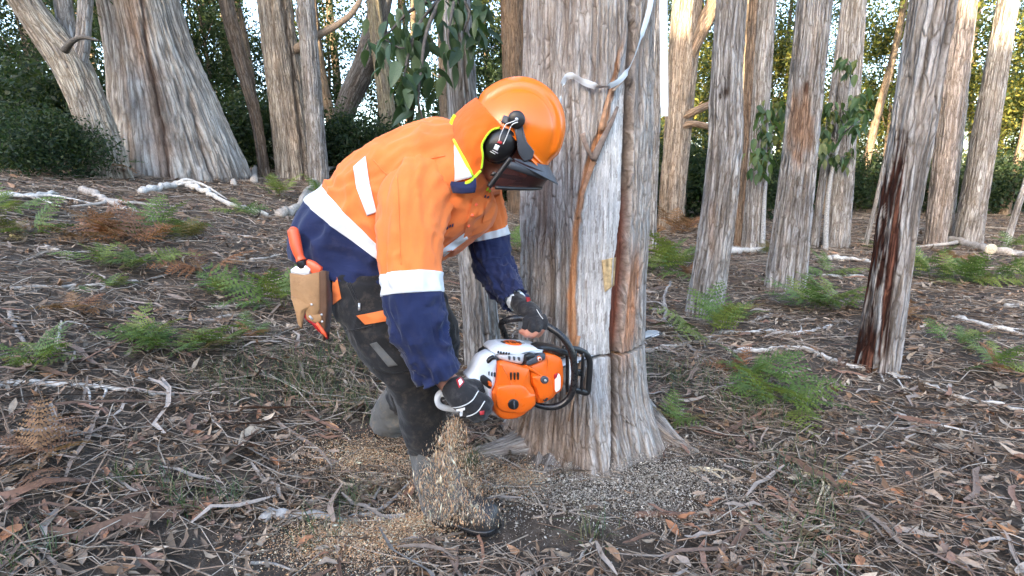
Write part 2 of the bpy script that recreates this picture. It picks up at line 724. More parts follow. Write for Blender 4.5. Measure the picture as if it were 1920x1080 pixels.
M['saw_white'] = plastic('pale_grey_saw_plastic', (0.66, 0.70, 0.74), 0.5, 0.4, 26)
M['black_plastic'] = plastic('black_plastic', (0.012, 0.012, 0.013), 0.35, 0.25, 25)
M['black_rubber'] = plastic('black_rubber_grip', (0.014, 0.014, 0.015), 0.28, 0.2, 30)
M['grey_plastic'] = plastic('dark_grey_plastic', (0.055, 0.062, 0.075), 0.5, 0.2, 20)
M['steel'] = plastic('bar_steel', (0.62, 0.64, 0.66), 0.35, 0.3, 30, 0.6)
M['boot'] = plastic('dark_boot_leather', (0.028, 0.025, 0.023), 0.40, 0.6, 30)
M['wire'] = plastic('white_wire', (0.8, 0.78, 0.75), 0.35, 0.05)
M['leather'] = fabric('tan_leather', (0.36, 0.20, 0.09), fold=14, fold_s=0.25, rough=0.7, vary=0.25, dirt=(0.12, 0.06, 0.03), dirt_amt=0.5)
M['leather_dark'] = fabric('dark_brown_leather', (0.11, 0.055, 0.028), fold=16, fold_s=0.25, rough=0.65, vary=0.3)
M['tool_orange'] = plastic('coral_orange_plastic', (0.95, 0.13, 0.045), 0.35, 0.15)
M['flag'] = plastic('pale_flagging_tape', (0.62, 0.67, 0.71), 0.45, 0.1, 20)


def skin_material():
    t = NT('skin')
    v = t.coords('Object')
    c = t.ramp(t.noise(v, 30, 5), [(0.3, (0.50, 0.22, 0.15)), (0.7, (0.66, 0.34, 0.25))])
    t.set(c, 0.5, 0, 0.4)
    t.b.inputs['Subsurface Weight'].default_value = 0.15
    t.b.inputs['Subsurface Radius'].default_value = (0.01, 0.004, 0.002)
    t.bump(t.noise(v, 160, 3), 0.15, 0.002)
    return t.m


M['skin'] = skin_material()


def visor_material():
    """fine woven visor mesh: most of the light is stopped by dark threads, the rest goes through"""
    t = NT('dark_visor_mesh')
    t.set((0.030, 0.012, 0.012), 0.35, 0, 0.5)
    tr = t.n('ShaderNodeBsdfTransparent')
    tr.inputs[0].default_value = (0.75, 0.42, 0.38, 1)
    ms = t.n('ShaderNodeMixShader')
    ms.inputs[0].default_value = 0.26
    t.l(t.b.outputs[0], ms.inputs[1])
    t.l(tr.outputs[0], ms.inputs[2])
    t.l(ms.outputs[0], t.out.inputs[0])
    return t.m


M['visor'] = visor_material()

# ------------------------------------------------------------------ ground
def build_ground():
    n = 300
    u = np.linspace(-1, 1, n)
    xs = 0.2 + 7.0 * u + 160 * u ** 7 + 10 * u ** 3
    ys = 3.5 + 7.0 * u + 160 * u ** 7 + 12 * u ** 3
    X, Y = np.meshgrid(xs, ys)
    Z = gz(X, Y)
    V = np.stack([X, Y, Z], -1).reshape(-1, 3)
    o = link('ground', build_mesh('ground', V, grid_faces(n, n, False), M['ground']))
    tag(o, kind='structure')


build_ground()

# ------------------------------------------------------------------ trees
GREY = np.array([0.425, 0.42, 0.412])
BROWN = np.array([0.175, 0.158, 0.143])
WARM = np.array([0.30, 0.225, 0.165])


def trunk_data(ctrl, nu, nv, seed, amp=0.016, k=34.0, kz=1.5, c_hi=GREY, c_lo=BROWN, power=1.0, flare=0.0, lobes=5, paint=None, flute=0.04, tt=None):
    """trunk skin through ctrl [(x, y, z, r), ...]; bark ridges are real relief"""
    ctrl = np.asarray(ctrl, float)
    if tt is None:
        tt = np.linspace(0, 1, nv) ** power
    nv = len(tt)
    fine = catmull(ctrl, 400)
    D = np.stack([np.interp(tt, np.linspace(0, 1, 400), fine[:, i]) for i in range(4)], -1)
    C, r = D[:, :3], D[:, 3]
    T, N, B = frames(C)
    s = np.concatenate([[0], np.cumsum(np.linalg.norm(np.diff(C, axis=0), axis=1))])
    a = np.linspace(0, 2 * np.pi, nu, endpoint=False)
    A, S = np.meshgrid(a, s)
    R = r[:, None] + 0 * A
    sd = seed * 7.13
    low = fbm(np.stack([np.cos(A) * 1.4 + sd, np.sin(A) * 1.4, S * 0.35], -1), 2)
    R = R * (1 + flute * 2 * low)
    if flare:
        ph = 3.1 * seed
        lob = 0.55 + 0.45 * np.cos(lobes * A + ph + 0.6 * np.sin(A * 2 + ph))
        R = R * (1 + flare * np.exp(-S / 0.22) * (0.35 + lob) + 0.22 * flare * np.exp(-S / 0.8))
    rr = float(np.median(r[:max(2, nv // 2)])) + 0 * r[:, None]
    wx = 0.5 * fbm(np.stack([np.cos(A) * rr * 9 + sd, np.sin(A) * rr * 9, S * 2.2], -1), 2)
    P1 = np.stack([(np.cos(A) * rr) * k + wx * 1.6 + sd, (np.sin(A) * rr) * k + wx * 1.6, S * kz + wx], -1)
    n1 = vnoise(P1)
    n2 = vnoise(P1 * np.array([2.1, 2.1, 2.6]) + 31.7)
    ridge = 1 - np.abs(n1) * 1.7 + 0.45 * n2
    ridge = np.clip(ridge, -0.6, 1.3)
    R = R + amp * (ridge - 0.55)
    P = C[:, None] + R[..., None] * (np.cos(A)[..., None] * N[:, None] + np.sin(A)[..., None] * B[:, None])
    f = (0.25 + 0.75 * sstep(-0.2, 0.7, ridge))[..., None]
    col = c_lo * (1 - f) + c_hi * f
    big = fbm(np.stack([np.cos(A) * 2 + sd, np.sin(A) * 2, S * 0.9 + 4], -1), 3)[..., None]
    col = col * (1 + 0.25 * big)
    warm = sstep(0.1, 0.5, fbm(np.stack([np.cos(A) * 3 + sd, np.sin(A) * 3 + 9, S * 0.8], -1), 3))[..., None]
    col = col * (1 - 0.3 * warm) + col * np.array([1.12, 0.9, 0.74]) * 0.3 * warm
    if paint is not None:
        P, col = paint(P, col, A, S)
    uv = np.stack([A * np.maximum(rr, .03), S], -1).reshape(-1, 2)
    V, F = close_grid(P, False, True)
    colf = np.concatenate([col.reshape(-1, col.shape[-1]), col[-1].mean(0)[None]])
    uv = np.concatenate([uv, uv[-1:]])
    return V, F, np.clip(colf, 0, 1), uv


def leaf_cloud(n, clumps, spread, size, cols, rng, droop=0.4, slim=0.42):
    """n small leaves gathered round clump centres -> V, F, Col"""
    c = clumps[rng.integers(0, len(clumps), n)]
    p = c + rng.normal(0, 1, (n, 3)) * spread
    d = rng.normal(0, 1, (n, 3))
    d[:, 2] -= droop
    d /= np.linalg.norm(d, axis=1, keepdims=True)
    s = np.cross(d, rng.normal(0, 1, (n, 3)))
    s /= np.linalg.norm(s, axis=1, keepdims=True) + 1e-9
    nn = np.cross(d, s)
    L = size * rng.uniform(0.6, 1.35, (n, 1))
    w = L * slim * 0.5
    V = np.stack([p - d * L * .5, p + s * w + nn * w * .25, p + d * L * .5, p - s * w + nn * w * .25], 1).reshape(-1, 3)
    F = np.arange(n * 4).reshape(n, 4)
    cols = np.asarray(cols, float)
    a = cols[rng.integers(0, len(cols), n)] * rng.uniform(0.7, 1.3, (n, 1))
    return V, F, np.repeat(a, 4, 0)


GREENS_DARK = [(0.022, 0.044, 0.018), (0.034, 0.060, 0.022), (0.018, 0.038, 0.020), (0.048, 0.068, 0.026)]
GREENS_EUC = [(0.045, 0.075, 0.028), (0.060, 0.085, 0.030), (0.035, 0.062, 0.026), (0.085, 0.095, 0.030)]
GREENS_YEL = [(0.22, 0.22, 0.045), (0.16, 0.18, 0.04), (0.28, 0.24, 0.05), (0.12, 0.14, 0.036)]  # brightened yellow greens: sunlight on the far crowns put into the leaf colour

CROWN_CACHE = {}


def crown_mesh(key, n, rad, nclump, spread, size, cols, seed, droop=0.4, hole=0.0):
    if key in CROWN_CACHE:
        return CROWN_CACHE[key]
    rng = np.random.default_rng(seed)
    c = rng.normal(0, 1, (nclump, 3))
    c /= np.linalg.norm(c, axis=1, keepdims=True)
    c = c * (rng.random((nclump, 1)) ** (1 / 2.2)) * np.array(rad)
    V, F, C = leaf_cloud(n, c, spread, size, cols, rng, droop)
    me = build_mesh(key, V, F, M['leaf_far'], smooth=False, col=C)
    CROWN_CACHE[key] = (me, c)
    return me, c


def limb_mesh(name, p0s, ends, r0, seed, col=WARM * .7):
    rng = np.random.default_rng(seed)
    out, cc = [], []
    for a, e in zip(p0s, ends):
        m = (a + e) / 2 + rng.normal(0, .12, 3) * np.linalg.norm(e - a)
        v, f = tube([a, m, e], [r0, r0 * .7, r0 * .25], 7, 8)
        out.append((v, f))
    V, F = merge(out)
    C = np.repeat((col * np.ones(3))[None], len(V), 0)
    return V, F, C


GUM = 'gum trees standing in the grove'


def grove_tree(label, bx, by, wb, tx, ty, wt, seed, height=12.0, lean_y=0.0, nu=128, nv=170, flare=0.35, amp=0.016,
               c_hi=GREY, c_lo=BROWN, mid=None, paint=None, crown=True, name='gum_tree', k=34.0, sink=0.12, flute=0.04, group=GUM, lobes=5, mat='bark'):
    """tree whose foot is seen at (bx, by) with foot width wb px, and whose trunk is at (tx, ty) with width wt px"""
    b = G(bx, by)
    zb = zc_of(b)
    cth = lambda q: math.cos(math.atan((q - 960) / FPX))     # widths seen off-axis are stretched
    rb = wb * 0.5 * zb / FPX * cth(bx)
    # point on the ray (tx, ty) at the same world distance y (+ lean)
    d = AX_F + AX_R * (tx - 960) / FPX - AX_U * (ty - 540) / FPX
    tp = CAMP + d * ((b[1] + lean_y) / d[1])
    rt = wt * 0.5 * zc_of(tp) / FPX * cth(tx)
    ax = tp - b
    ctrl = [(*(b - ax / np.linalg.norm(ax) * sink), rb * 1.0), (*b, rb)]
    if mid is not None:
        for (mx, my, mw) in mid:
            d = AX_F + AX_R * (mx - 960) / FPX - AX_U * (my - 540) / FPX
            f = (by - my) / (by - ty)
            mp = CAMP + d * ((b[1] + lean_y * f) / d[1])
            ctrl.append((*mp, mw * .5 * zc_of(mp) / FPX * cth(mx)))
    else:
        mp = b * .5 + tp * .5
        ctrl.append((*mp, (rb + rt) / 2))
    ctrl.append((*tp, rt))
    top = tp + ax / np.linalg.norm(ax) * np.array([.7, .7, 1.0]) * max(1.5, height - tp[2])
    ctrl.append((*(tp * .45 + top * .55), rt * .72))
    ctrl.append((*top, rt * .25))
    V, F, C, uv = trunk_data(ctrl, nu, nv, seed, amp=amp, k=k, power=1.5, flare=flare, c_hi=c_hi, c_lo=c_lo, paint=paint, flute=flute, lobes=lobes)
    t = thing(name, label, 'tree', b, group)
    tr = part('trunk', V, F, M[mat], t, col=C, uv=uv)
    if crown:
        me, cl = crown_mesh('crown_high_%d' % (seed % 3), 1500, (1.9, 1.9, 2.2), 26, 0.35, 0.20, GREENS_EUC, 40 + seed % 3)
        ctr = top + np.array([0, 0, 0.3])
        link('crown', me, t, ctr - b, (0, 0, seed * 1.7), 1.0)
        st = [top - np.array([0, 0, 1.6]) + np.array([0, 0, .25 * i]) for i in range(5)]
        rng = np.random.default_rng(seed)
        v, f, c = limb_mesh('l', st, [ctr + rng.normal(0, 1, 3) * np.array([1.2, 1.2, .8]) + np.array([0, 0, .3]) for _ in st], rt * .22, seed)
        part('limbs', v, f, M['wood'], t, col=c)
    return t, b, tp, V, F


def red_stain(P, col, A, S):
    """resin-soaked bare strip down the side of the trunk"""
    ctr = P.mean(1, keepdims=True)
    dx = (P[..., 0] - ctr[..., 0])
    rad = np.abs(dx).max(1, keepdims=True) + 1e-6
    q = dx / rad
    front = P[..., 1] < ctr[..., 1] + 0.12
    edge = 0.10 * fbm(np.stack([S * 2.5, S * 0 + 5, S * 0], -1), 3)
    wid = -0.22 - 0.30 * sstep(.3, 1.6, S) + edge + .05 * fbm(np.stack([S * 14, S * 0, S * 0], -1), 2)
    m = sstep(0.06, -0.06, q - wid) * front * sstep(1.75, 1.55, S + .9 * (q + 1.0) + .35 * fbm(np.stack([q * 14, S * .8, S * 0], -1), 3)) * sstep(0.06, 0.16, S)
    n = fbm(np.stack([q * 9, S * 1.6, S * 0 + 2], -1), 3)
    m = (m * sstep(-.55, -.25, n))[..., None]
    n = n[..., None]
    red = np.array([0.062, 0.024, 0.016]) * (1 + 1.3 * n) + np.array([0.09, .045, .03]) * (n > .18)
    col = col * (1 - m) + red * m
    P = P + (ctr - P) * m * 0.045
    return P, col


def spots(*sp):
    """knots and rusty weathered patches: (photo x, y, rx, ry, colour, hollow in m)"""
    def f(P, col, A, S):
        d = P - CAMP
        z = d @ AX_F
        x, y = 960 + FPX * (d @ AX_R) / z, 540 - FPX * (d @ AX_U) / z
        ctr = P.mean(1, keepdims=True)
        front = P[..., 1] < ctr[..., 1]
        for cx, cy, rx, ry, cc, dep in sp:
            n = fbm(np.stack([x * .09, y * .03, x * 0], -1), 3)
            m = sstep(1.3, .5, np.hypot((x - cx) / rx, (y - cy) / ry) + .5 * n) * front
            col = col * (1 - m[..., None]) + np.array(cc) * m[..., None]
            P = P + (ctr - P) * (m * dep)[..., None]
        return P, col
    return f


def clefts(*lines):
    """deep splits and brown seams running down a trunk: (photo points, half width px, colour, depth share)"""
    def f(P, col, A, S):
        d = P - CAMP
        z = d @ AX_F
        x, y = 960 + FPX * (d @ AX_R) / z, 540 - FPX * (d @ AX_U) / z
        ctr = P.mean(1, keepdims=True)
        front = P[..., 1] < ctr[..., 1] + .1
        for pts, hw, cc, dep in lines:
            pts = np.array(pts, float)
            cx = np.interp(y, pts[:, 1], pts[:, 0]) + 4 * fbm(np.stack([y * .03, y * 0 + hw, y * 0], -1), 3)
            wv = hw * (1 + .5 * fbm(np.stack([y * .05, y * 0, y * 0 + 3], -1), 2))
            m = np.exp(-((x - cx) / wv) ** 2) * front * sstep(pts[0, 1] - 30, pts[0, 1], y) * sstep(pts[-1, 1] + 25, pts[-1, 1] - 10, y)
            n = 1 + .5 * fbm(np.stack([x * .2, y * .03, x * 0], -1), 3)
            col = col * (1 - m[..., None]) + np.array(cc) * n[..., None] * m[..., None]
            P = P + (ctr - P) * (m * dep)[..., None]
        return P, col
    return f


def build_grove():
    L = []
    R_ = {}
    add = grove_tree
    # left of the worker
    t, b, tp, V, F = add('massive pale old gum trunk with wide spreading foot behind the white fallen branch', 345, 330, 272, 260, 0, 160, 2, 14, nu=260, nv=260, flare=0.02,
                         amp=0.03, k=13, mid=[(314, 206, 216)], c_hi=np.array([.45, .43, .40]), flute=0.035, lobes=4, sink=.25, mat='bark_old',
                         paint=clefts(([(235, -60), (250, 60), (285, 160), (300, 260), (312, 356)], 20, (.30, .23, .185), .015), ([(262, -60), (275, 100), (300, 220), (311, 300), (314, 356)], 5, (.13, .09, .07), .09), ([(360, 180), (372, 260), (392, 320), (420, 356)], 4, (.20, .16, .13), .05), ([(215, 0), (232, 150), (248, 320)], 6, (.33, .27, .22), .02)))
    R_['old'] = t
    add('pale trunk with a deep groove left of the worker beside a darker twin stem', 561, 338, 82, 512, 0, 66, 4, 13, nu=150, flare=0.2, amp=0.02, c_hi=np.array([.48, .43, .36]), flute=.06,
        paint=clefts(([(528, -40), (552, 140), (572, 345)], 4, (.22, .17, .13), .14), ([(505, -40), (530, 200), (545, 345)], 3, (.3, .25, .2), .05)))
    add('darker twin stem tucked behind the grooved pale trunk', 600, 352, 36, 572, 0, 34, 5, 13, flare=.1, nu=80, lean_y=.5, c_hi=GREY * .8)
    add('thin bent brown trunk between the massive old gum and the grooved trunk', 497, 335, 20, 428, 20, 30, 6, 9, mid=[(478, 215, 22)], nu=64, nv=120, flare=.2, c_hi=WARM * .8)
    add('dark leaning trunk behind the bent worker', 622, 320, 30, 715, 0, 40, 7, 11, mid=[(650, 200, 40), (690, 110, 46)], nu=72, nv=110, flare=.1, c_hi=GREY * .42, c_lo=BROWN * .5, amp=.008)
    add('slim pale olive trunk standing behind the worker\'s back', 742, 335, 34, 700, 0, 27, 8, 12, nu=80, flare=.1, c_hi=np.array([.33, .30, .21]), amp=.008)
    R_['leafy'] = add('grey trunk rising directly behind the worker\'s helmet and chest', 908, 690, 66, 858, 60, 54, 9, 10, nu=120, nv=220, flare=.12, amp=.010, k=40)
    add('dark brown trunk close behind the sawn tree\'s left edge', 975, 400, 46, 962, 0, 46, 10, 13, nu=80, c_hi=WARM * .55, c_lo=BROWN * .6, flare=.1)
    # right of the sawn tree
    add('narrow grey trunk half hidden behind the sawn tree\'s right edge', 1217, 466, 26, 1228, 100, 26, 11, 11, nu=80, flare=.1)
    R_['fork'] = add('forked trunk with side limbs and sunlit upper part beyond the hanging tape', 1256, 428, 46, 1284, 60, 56, 12, 10, nu=100, flare=.12, c_hi=np.array([.45, .39, .33]))
    add('straight grey trunk with a dark knot, first large trunk right of the sawn tree', 1318, 592, 66, 1372, 0, 56, 13, 12, nu=140, nv=260, mid=[(1357, 300, 64)], flare=.10, paint=spots((1362, 172, 9, 12, (.10, .075, .06), .10), (1350, 180, 4, 6, (.09, .07, .055), .06), (1335, 420, 8, 60, (.36, .30, .26), 0)))
    add('slender pale trunk, front one of a close pair behind the knotted trunk', 1408, 466, 34, 1440, 0, 32, 14, 12, nu=90, flare=.1)
    add('slender brownish trunk, rear one of a close pair behind the knotted trunk', 1388, 462, 24, 1418, 0, 26, 15, 12, nu=70, flare=.1, lean_y=.6, c_hi=WARM)
    add('broad grey furrowed trunk with a rusty patch between two leafy saplings', 1470, 542, 76, 1528, 0, 66, 16, 12, nu=150, nv=260, mid=[(1497, 300, 66)], flare=.12, paint=spots((1500, 235, 26, 70, (.34, .23, .165), .02), (1512, 165, 5, 12, (.12, .07, .05), .08)))
    add('smooth-sided grey trunk rising behind the larger leafy sapling', 1566, 462, 50, 1602, 0, 48, 17, 12, nu=110, flare=.12)
    add('big leaning trunk with a dark red resin stain down its left side', 1643, 694, 84, 1750, 0, 92, 18, 11, nu=190, nv=320, mid=[(1686, 400, 82)], flare=.12, paint=red_stain, k=30)
    add('reddish grey trunk close behind the resin stained trunk', 1752, 464, 42, 1806, 0, 54, 19, 12, nu=110, flare=.15, c_hi=np.array([.43, .38, .345]))
    add('leaning pale trunk with sunlit top near the right edge of the grove', 1812, 458, 58, 1890, 0, 44, 20, 12, nu=120, flare=.2)
    add('slim trunk tight against the reddish grey trunk', 1772, 452, 26, 1822, 0, 26, 21, 11, nu=72, flare=.1, lean_y=.7)
    add('thin whitish pole of a tree at the far right edge', 1886, 462, 15, 1935, 300, 13, 22, 7, nu=40, nv=80, flare=.1, amp=.004, c_hi=GREY * 1.2)
    add('thin pale stem leaning beside the broad furrowed trunk', 1526, 464, 17, 1548, 290, 15, 23, 6, nu=40, nv=80, flare=.1, amp=.004, crown=False)
    add('short pale stick of a tree beside the resin stained trunk', 1622, 462, 10, 1642, 380, 8, 24, 3.2, nu=24, nv=50, flare=.1, amp=.002, crown=False)
    # leaning forked tree at the far left
    by_ = 8.2
    bx_ = (200 - 960) / FPX * by_ / _cp * .99
    b = np.array([bx_, by_, float(gz(bx_, by_))])
    t = thing('gum_tree', 'forked old tree leaning left above the dark bushes', 'tree', b, GUM)
    y0 = b[1]

    def at(px, py, dy=0):
        d = AX_F + AX_R * (px - 960) / FPX - AX_U * (py - 540) / FPX
        return CAMP + d * ((y0 + dy) / d[1])
    s = zc_of(b) / FPX * .80

    def tk(pts, seed, nu=110, nv=130, **kw):
        ctrl = [(*at(x, y, dy), w * .5 * s) for x, y, w, dy in pts]
        return trunk_data(ctrl, nu, nv, seed, k=16, **kw)
    v, f, c, uv = tk([(212, 352, 84, 0), (194, 275, 76, 0), (160, 180, 72, 0), (128, 115, 74, 0), (80, 50, 62, 0), (30, -20, 54, 0), (-80, -170, 36, 0)], 31, flare=.15, amp=.016, c_hi=np.array([.44, .41, .35]))
    part('trunk', v, f, M['bark'], t, col=c, uv=uv)
    for k_, pts in enumerate([[(140, 145, 34, 0), (153, 95, 30, 0), (158, 40, 28, 0), (165, -40, 26, 0), (180, -200, 18, 0)],
                              [(150, 170, 40, .2), (132, 90, 40, .3), (120, 20, 36, .4), (112, -60, 32, .5), (100, -220, 20, .5)]]):
        v, f, c, uv = tk(pts, 33 + k_, 64, 80, amp=.008)
        part('limb', v, f, M['bark'], t, col=c, uv=uv)
    v, f = tube([at(122, 95, -.3), at(135, 78, -.4), at(155, 70, -.4), at(185, 76, -.5)], [.05, .035, .03, .012], 8)
    part('broken_branch', v, f, M['wood'], t, col=np.repeat((BROWN * .7)[None], len(v), 0))
    me, cl = crown_mesh('crown_high_1', 0, 0, 0, 0, 0, 0, 0)
    link('crown', me, t, at(0, -330) - b)
    # limbs of the forked sunlit tree
    t, b, tp, V, F = R_['fork']
    y0 = b[1]
    s = zc_of(b) / FPX
    for pts in ([(1284, 120, 26, -.1), (1312, 60, 26, -.2), (1345, -10, 24, -.2), (1380, -120, 16, -.2)],
                [(1276, 222, 14, -.2), (1300, 210, 13, -.3), (1330, 196, 12, -.3), (1372, 176, 8, -.4)],
                [(1272, 240, 12, -.2), (1300, 232, 11, -.3), (1340, 240, 10, -.3), (1380, 236, 5, -.4)]):
        ctrl = [(*at(x, y, dy), w * .5 * s) for x, y, w, dy in pts]
        v, f, c, uv = trunk_data(ctrl, 36, 50, 55, amp=.006, c_hi=np.array([.40, .30, .22]))
        part('limb', v, f, M['bark'], t, col=c, uv=uv)
    return R_


GROVE = build_grove()

# side branch of the grooved trunk, reaching over the worker's back: a fallen limb caught among the trunks
def caught_branch():
    y = G(561, 338)[1]

    def at(px, py, dy=0):
        d = AX_F + AX_R * (px - 960) / FPX - AX_U * (py - 540) / FPX
        return CAMP + d * ((y + dy) / d[1])
    gt = [o for o in bpy.data.objects if o.get('label', '').startswith('pale trunk with a deep groove')][0]
    v, f = tube([at(530, 108, .0), at(556, 92, -.05), at(590, 70, -.1), at(630, 48, -.1), at(662, 22, -.1), at(690, -30)], [.095, .085, .07, .062, .055, .04], 12, 36)
    C = np.repeat((WARM * 1.0)[None], len(v), 0)
    part('limb', v, f, M['wood'], gt, col=C)
    v, f = tube([at(562, 60), at(556, 20, -.2), at(575, 5, -.2), at(588, -20, -.2)], [.03, .024, .02, .015], 8)
    part('limb', v, f, M['wood'], gt, col=np.repeat((GREY * .9)[None], len(v), 0))


caught_branch()

# ------------------------------------------------------------------ far stand and understorey
MARKS = [(-400, None), (0, 'the left edge'), (120, 'the forked left tree'), (270, 'the massive old gum'), (470, 'the thin bent trunk'), (545, 'the grooved pale trunk'), (650, 'the dark leaning trunk'), (722, 'the slim olive trunk'),
         (865, 'the trunk behind the helmet'), (962, 'the dark brown trunk'), (1105, 'the sawn tree'), (1265, 'the forked sunlit trunk'), (1350, 'the knotted trunk'), (1415, 'the slender pair'), (1500, 'the broad furrowed trunk'),
         (1590, 'the smooth-sided trunk'), (1700, 'the resin stained trunk'), (1785, 'the reddish grey trunk'), (1855, 'the leaning pale trunk'), (1920, 'the right edge'), (2600, None)]


def where(px):
    for (a, na), (b, nb) in zip(MARKS[:-1], MARKS[1:]):
        if a <= px < b:
            if na is None:
                return 'beyond ' + nb
            if nb is None:
                return 'beyond ' + na
            return 'between %s and %s' % (na[4:] if False else na, nb)
    return 'beyond the left edge'


def far_stand():
    rng = np.random.default_rng(11)
    # shared pieces
    trunks = []
    for i in range(4):
        h = 15.0
        ctrl = []
        x = y = 0
        for kk in range(6):
            z = h * kk / 5
            ctrl.append((x, y, z - .2, 0.17 * (1 - .14 * kk)))
            x += rng.normal(0, .22)
            y += rng.normal(0, .22)
        V, F, C, uv = trunk_data(ctrl, 20, 60, 70 + i, amp=.006, k=14, c_hi=np.array([.34, .27, .20]))
        trunks.append(build_mesh('far_trunk', V, F, M['bark'], col=C, uv=uv))
    tall_crowns = [crown_mesh('crown_tall_%d' % i, 4200, (1.7, 1.7, 3.6), 34, 0.33, 0.17, GREENS_EUC + GREENS_YEL[:2], 80 + i)[0] for i in range(3)]
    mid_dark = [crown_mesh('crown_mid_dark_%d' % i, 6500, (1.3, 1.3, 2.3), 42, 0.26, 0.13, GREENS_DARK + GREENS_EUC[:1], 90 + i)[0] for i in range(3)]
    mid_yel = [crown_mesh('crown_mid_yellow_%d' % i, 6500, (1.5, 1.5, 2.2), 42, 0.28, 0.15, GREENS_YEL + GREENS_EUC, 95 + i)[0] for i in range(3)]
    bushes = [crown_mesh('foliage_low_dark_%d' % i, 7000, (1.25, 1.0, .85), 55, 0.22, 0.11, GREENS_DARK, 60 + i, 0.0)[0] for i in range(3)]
    stems = []
    for i in range(2):
        pts = [(0, 0, -.2), (.1, .05, 1.2), (-.05, .1, 3.0), (.1, -.1, 5.2)]
        v, f = tube(pts, [.07, .06, .045, .015], 8, 12)
        out = [(v, f)]
        for k in range(7):
            z = 1.2 + k * .5
            e = np.array([rng.normal(0, .8), rng.normal(0, .8), z + .7])
            out.append(tube([(0, 0, z), e * .5 + np.array([0, 0, z * .5 - .1]), e], [.025, .018, .008], 5, 5))
        v, f = merge(out)
        stems.append(build_mesh('stem', v, f, M['wood'], col=np.repeat((WARM * .6)[None], len(v), 0)))

    def pol(px, y):
        x = (px - 960) / FPX * (y / _cp * .99)
        return np.array([x, y, float(gz(x, y))])
    # tall slim trees behind everything
    i = 0
    for y0, y1, n in ((15, 19, 16), (19, 25, 30), (25, 36, 40)):
        for q in range(n):
            px = -350 + 2620 * (q + rng.uniform(.1, .9)) / n
            p = pol(px + (35 if abs(px - 900) < 20 else 0), rng.uniform(y0, y1))
            right = px > 1150
            t = thing('slim_tree', ('slim tree far back ' if y0 > 20 else 'slim distant tree ' if y0 > 16 else 'slim midway tree ') + where(px), 'tree', p,
                      'slim trees in the far stand')
            s = rng.uniform(.75, 1.25)
            link('trunk', trunks[i % 4], t, (0, 0, 0), (rng.normal(0, .03), rng.normal(0, .03), rng.uniform(0, 6)), (s, s, 1))
            link('crown', tall_crowns[i % 3], t, (rng.normal(0, .3), 0, rng.uniform(7.5, 12.5)), (0, 0, rng.uniform(0, 6)), rng.uniform(.8, 1.2))
            i += 1
    # understorey trees with low crowns
    spots = []
    for q in range(6):
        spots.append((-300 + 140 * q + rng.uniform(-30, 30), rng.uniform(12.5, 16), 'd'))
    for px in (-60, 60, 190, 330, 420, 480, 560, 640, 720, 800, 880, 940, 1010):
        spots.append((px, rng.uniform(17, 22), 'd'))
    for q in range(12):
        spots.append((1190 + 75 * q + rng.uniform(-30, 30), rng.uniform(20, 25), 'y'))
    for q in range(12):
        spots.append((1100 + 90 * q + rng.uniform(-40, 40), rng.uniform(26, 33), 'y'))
    for px, y, kd in spots:
        p = pol(px, y)
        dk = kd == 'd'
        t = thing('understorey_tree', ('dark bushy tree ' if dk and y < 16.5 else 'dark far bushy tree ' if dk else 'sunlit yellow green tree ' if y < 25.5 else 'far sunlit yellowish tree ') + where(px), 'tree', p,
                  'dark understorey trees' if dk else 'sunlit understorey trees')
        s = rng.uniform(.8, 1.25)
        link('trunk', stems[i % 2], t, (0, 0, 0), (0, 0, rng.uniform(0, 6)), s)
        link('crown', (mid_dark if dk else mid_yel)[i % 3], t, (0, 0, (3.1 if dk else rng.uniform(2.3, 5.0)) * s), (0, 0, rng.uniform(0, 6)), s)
        i += 1
    # low dark bushes
    spots = []
    for q in range(9):
        spots.append((-260 + 75 * q + rng.uniform(-20, 20), rng.uniform(11.0, 12.5), .95))
    for q in range(9):
        spots.append((500 + 75 * q + rng.uniform(-20, 20), rng.uniform(13, 15), 1.0))
    for q in range(11):
        spots.append((1180 + 90 * q + rng.uniform(-20, 20), rng.uniform(15, 21), rng.uniform(.75, 1.5)))
    spots += [(135, 7.5, .55), (60, 8.2, .6)]
    for px, y, s in spots:
        p = pol(px, y)
        lf = px < 480
        label = ('dense low dark bush ' if lf or px > 1150 else 'gloomy low bush ') + where(px) if y > 9 else 'small near bush at the foot of the forked tree' if px > 100 else 'small near bush at the left edge'
        t = thing('bush', label, 'bush', p, 'dark bushes ' + ('on the left' if lf else 'behind the worker' if px < 1150 else 'on the right'))
        s = s * rng.uniform(.85, 1.2)
        link('foliage', bushes[i % 3], t, (0, 0, .75 * s), (0, 0, rng.uniform(0, 6)), s)
        link('stem', stems[i % 2], t, (0, 0, 0), (0, 0, rng.uniform(0, 6)), (.5 * s, .5 * s, .25 * s))
        i += 1


far_stand()

# ------------------------------------------------------------------ the tree being sawn
def to_px(P):
    d = P - CAMP
    z = d @ AX_F
    return 960 + FPX * (d @ AX_R) / z, 540 - FPX * (d @ AX_U) / z


KERF_Z = 0.505


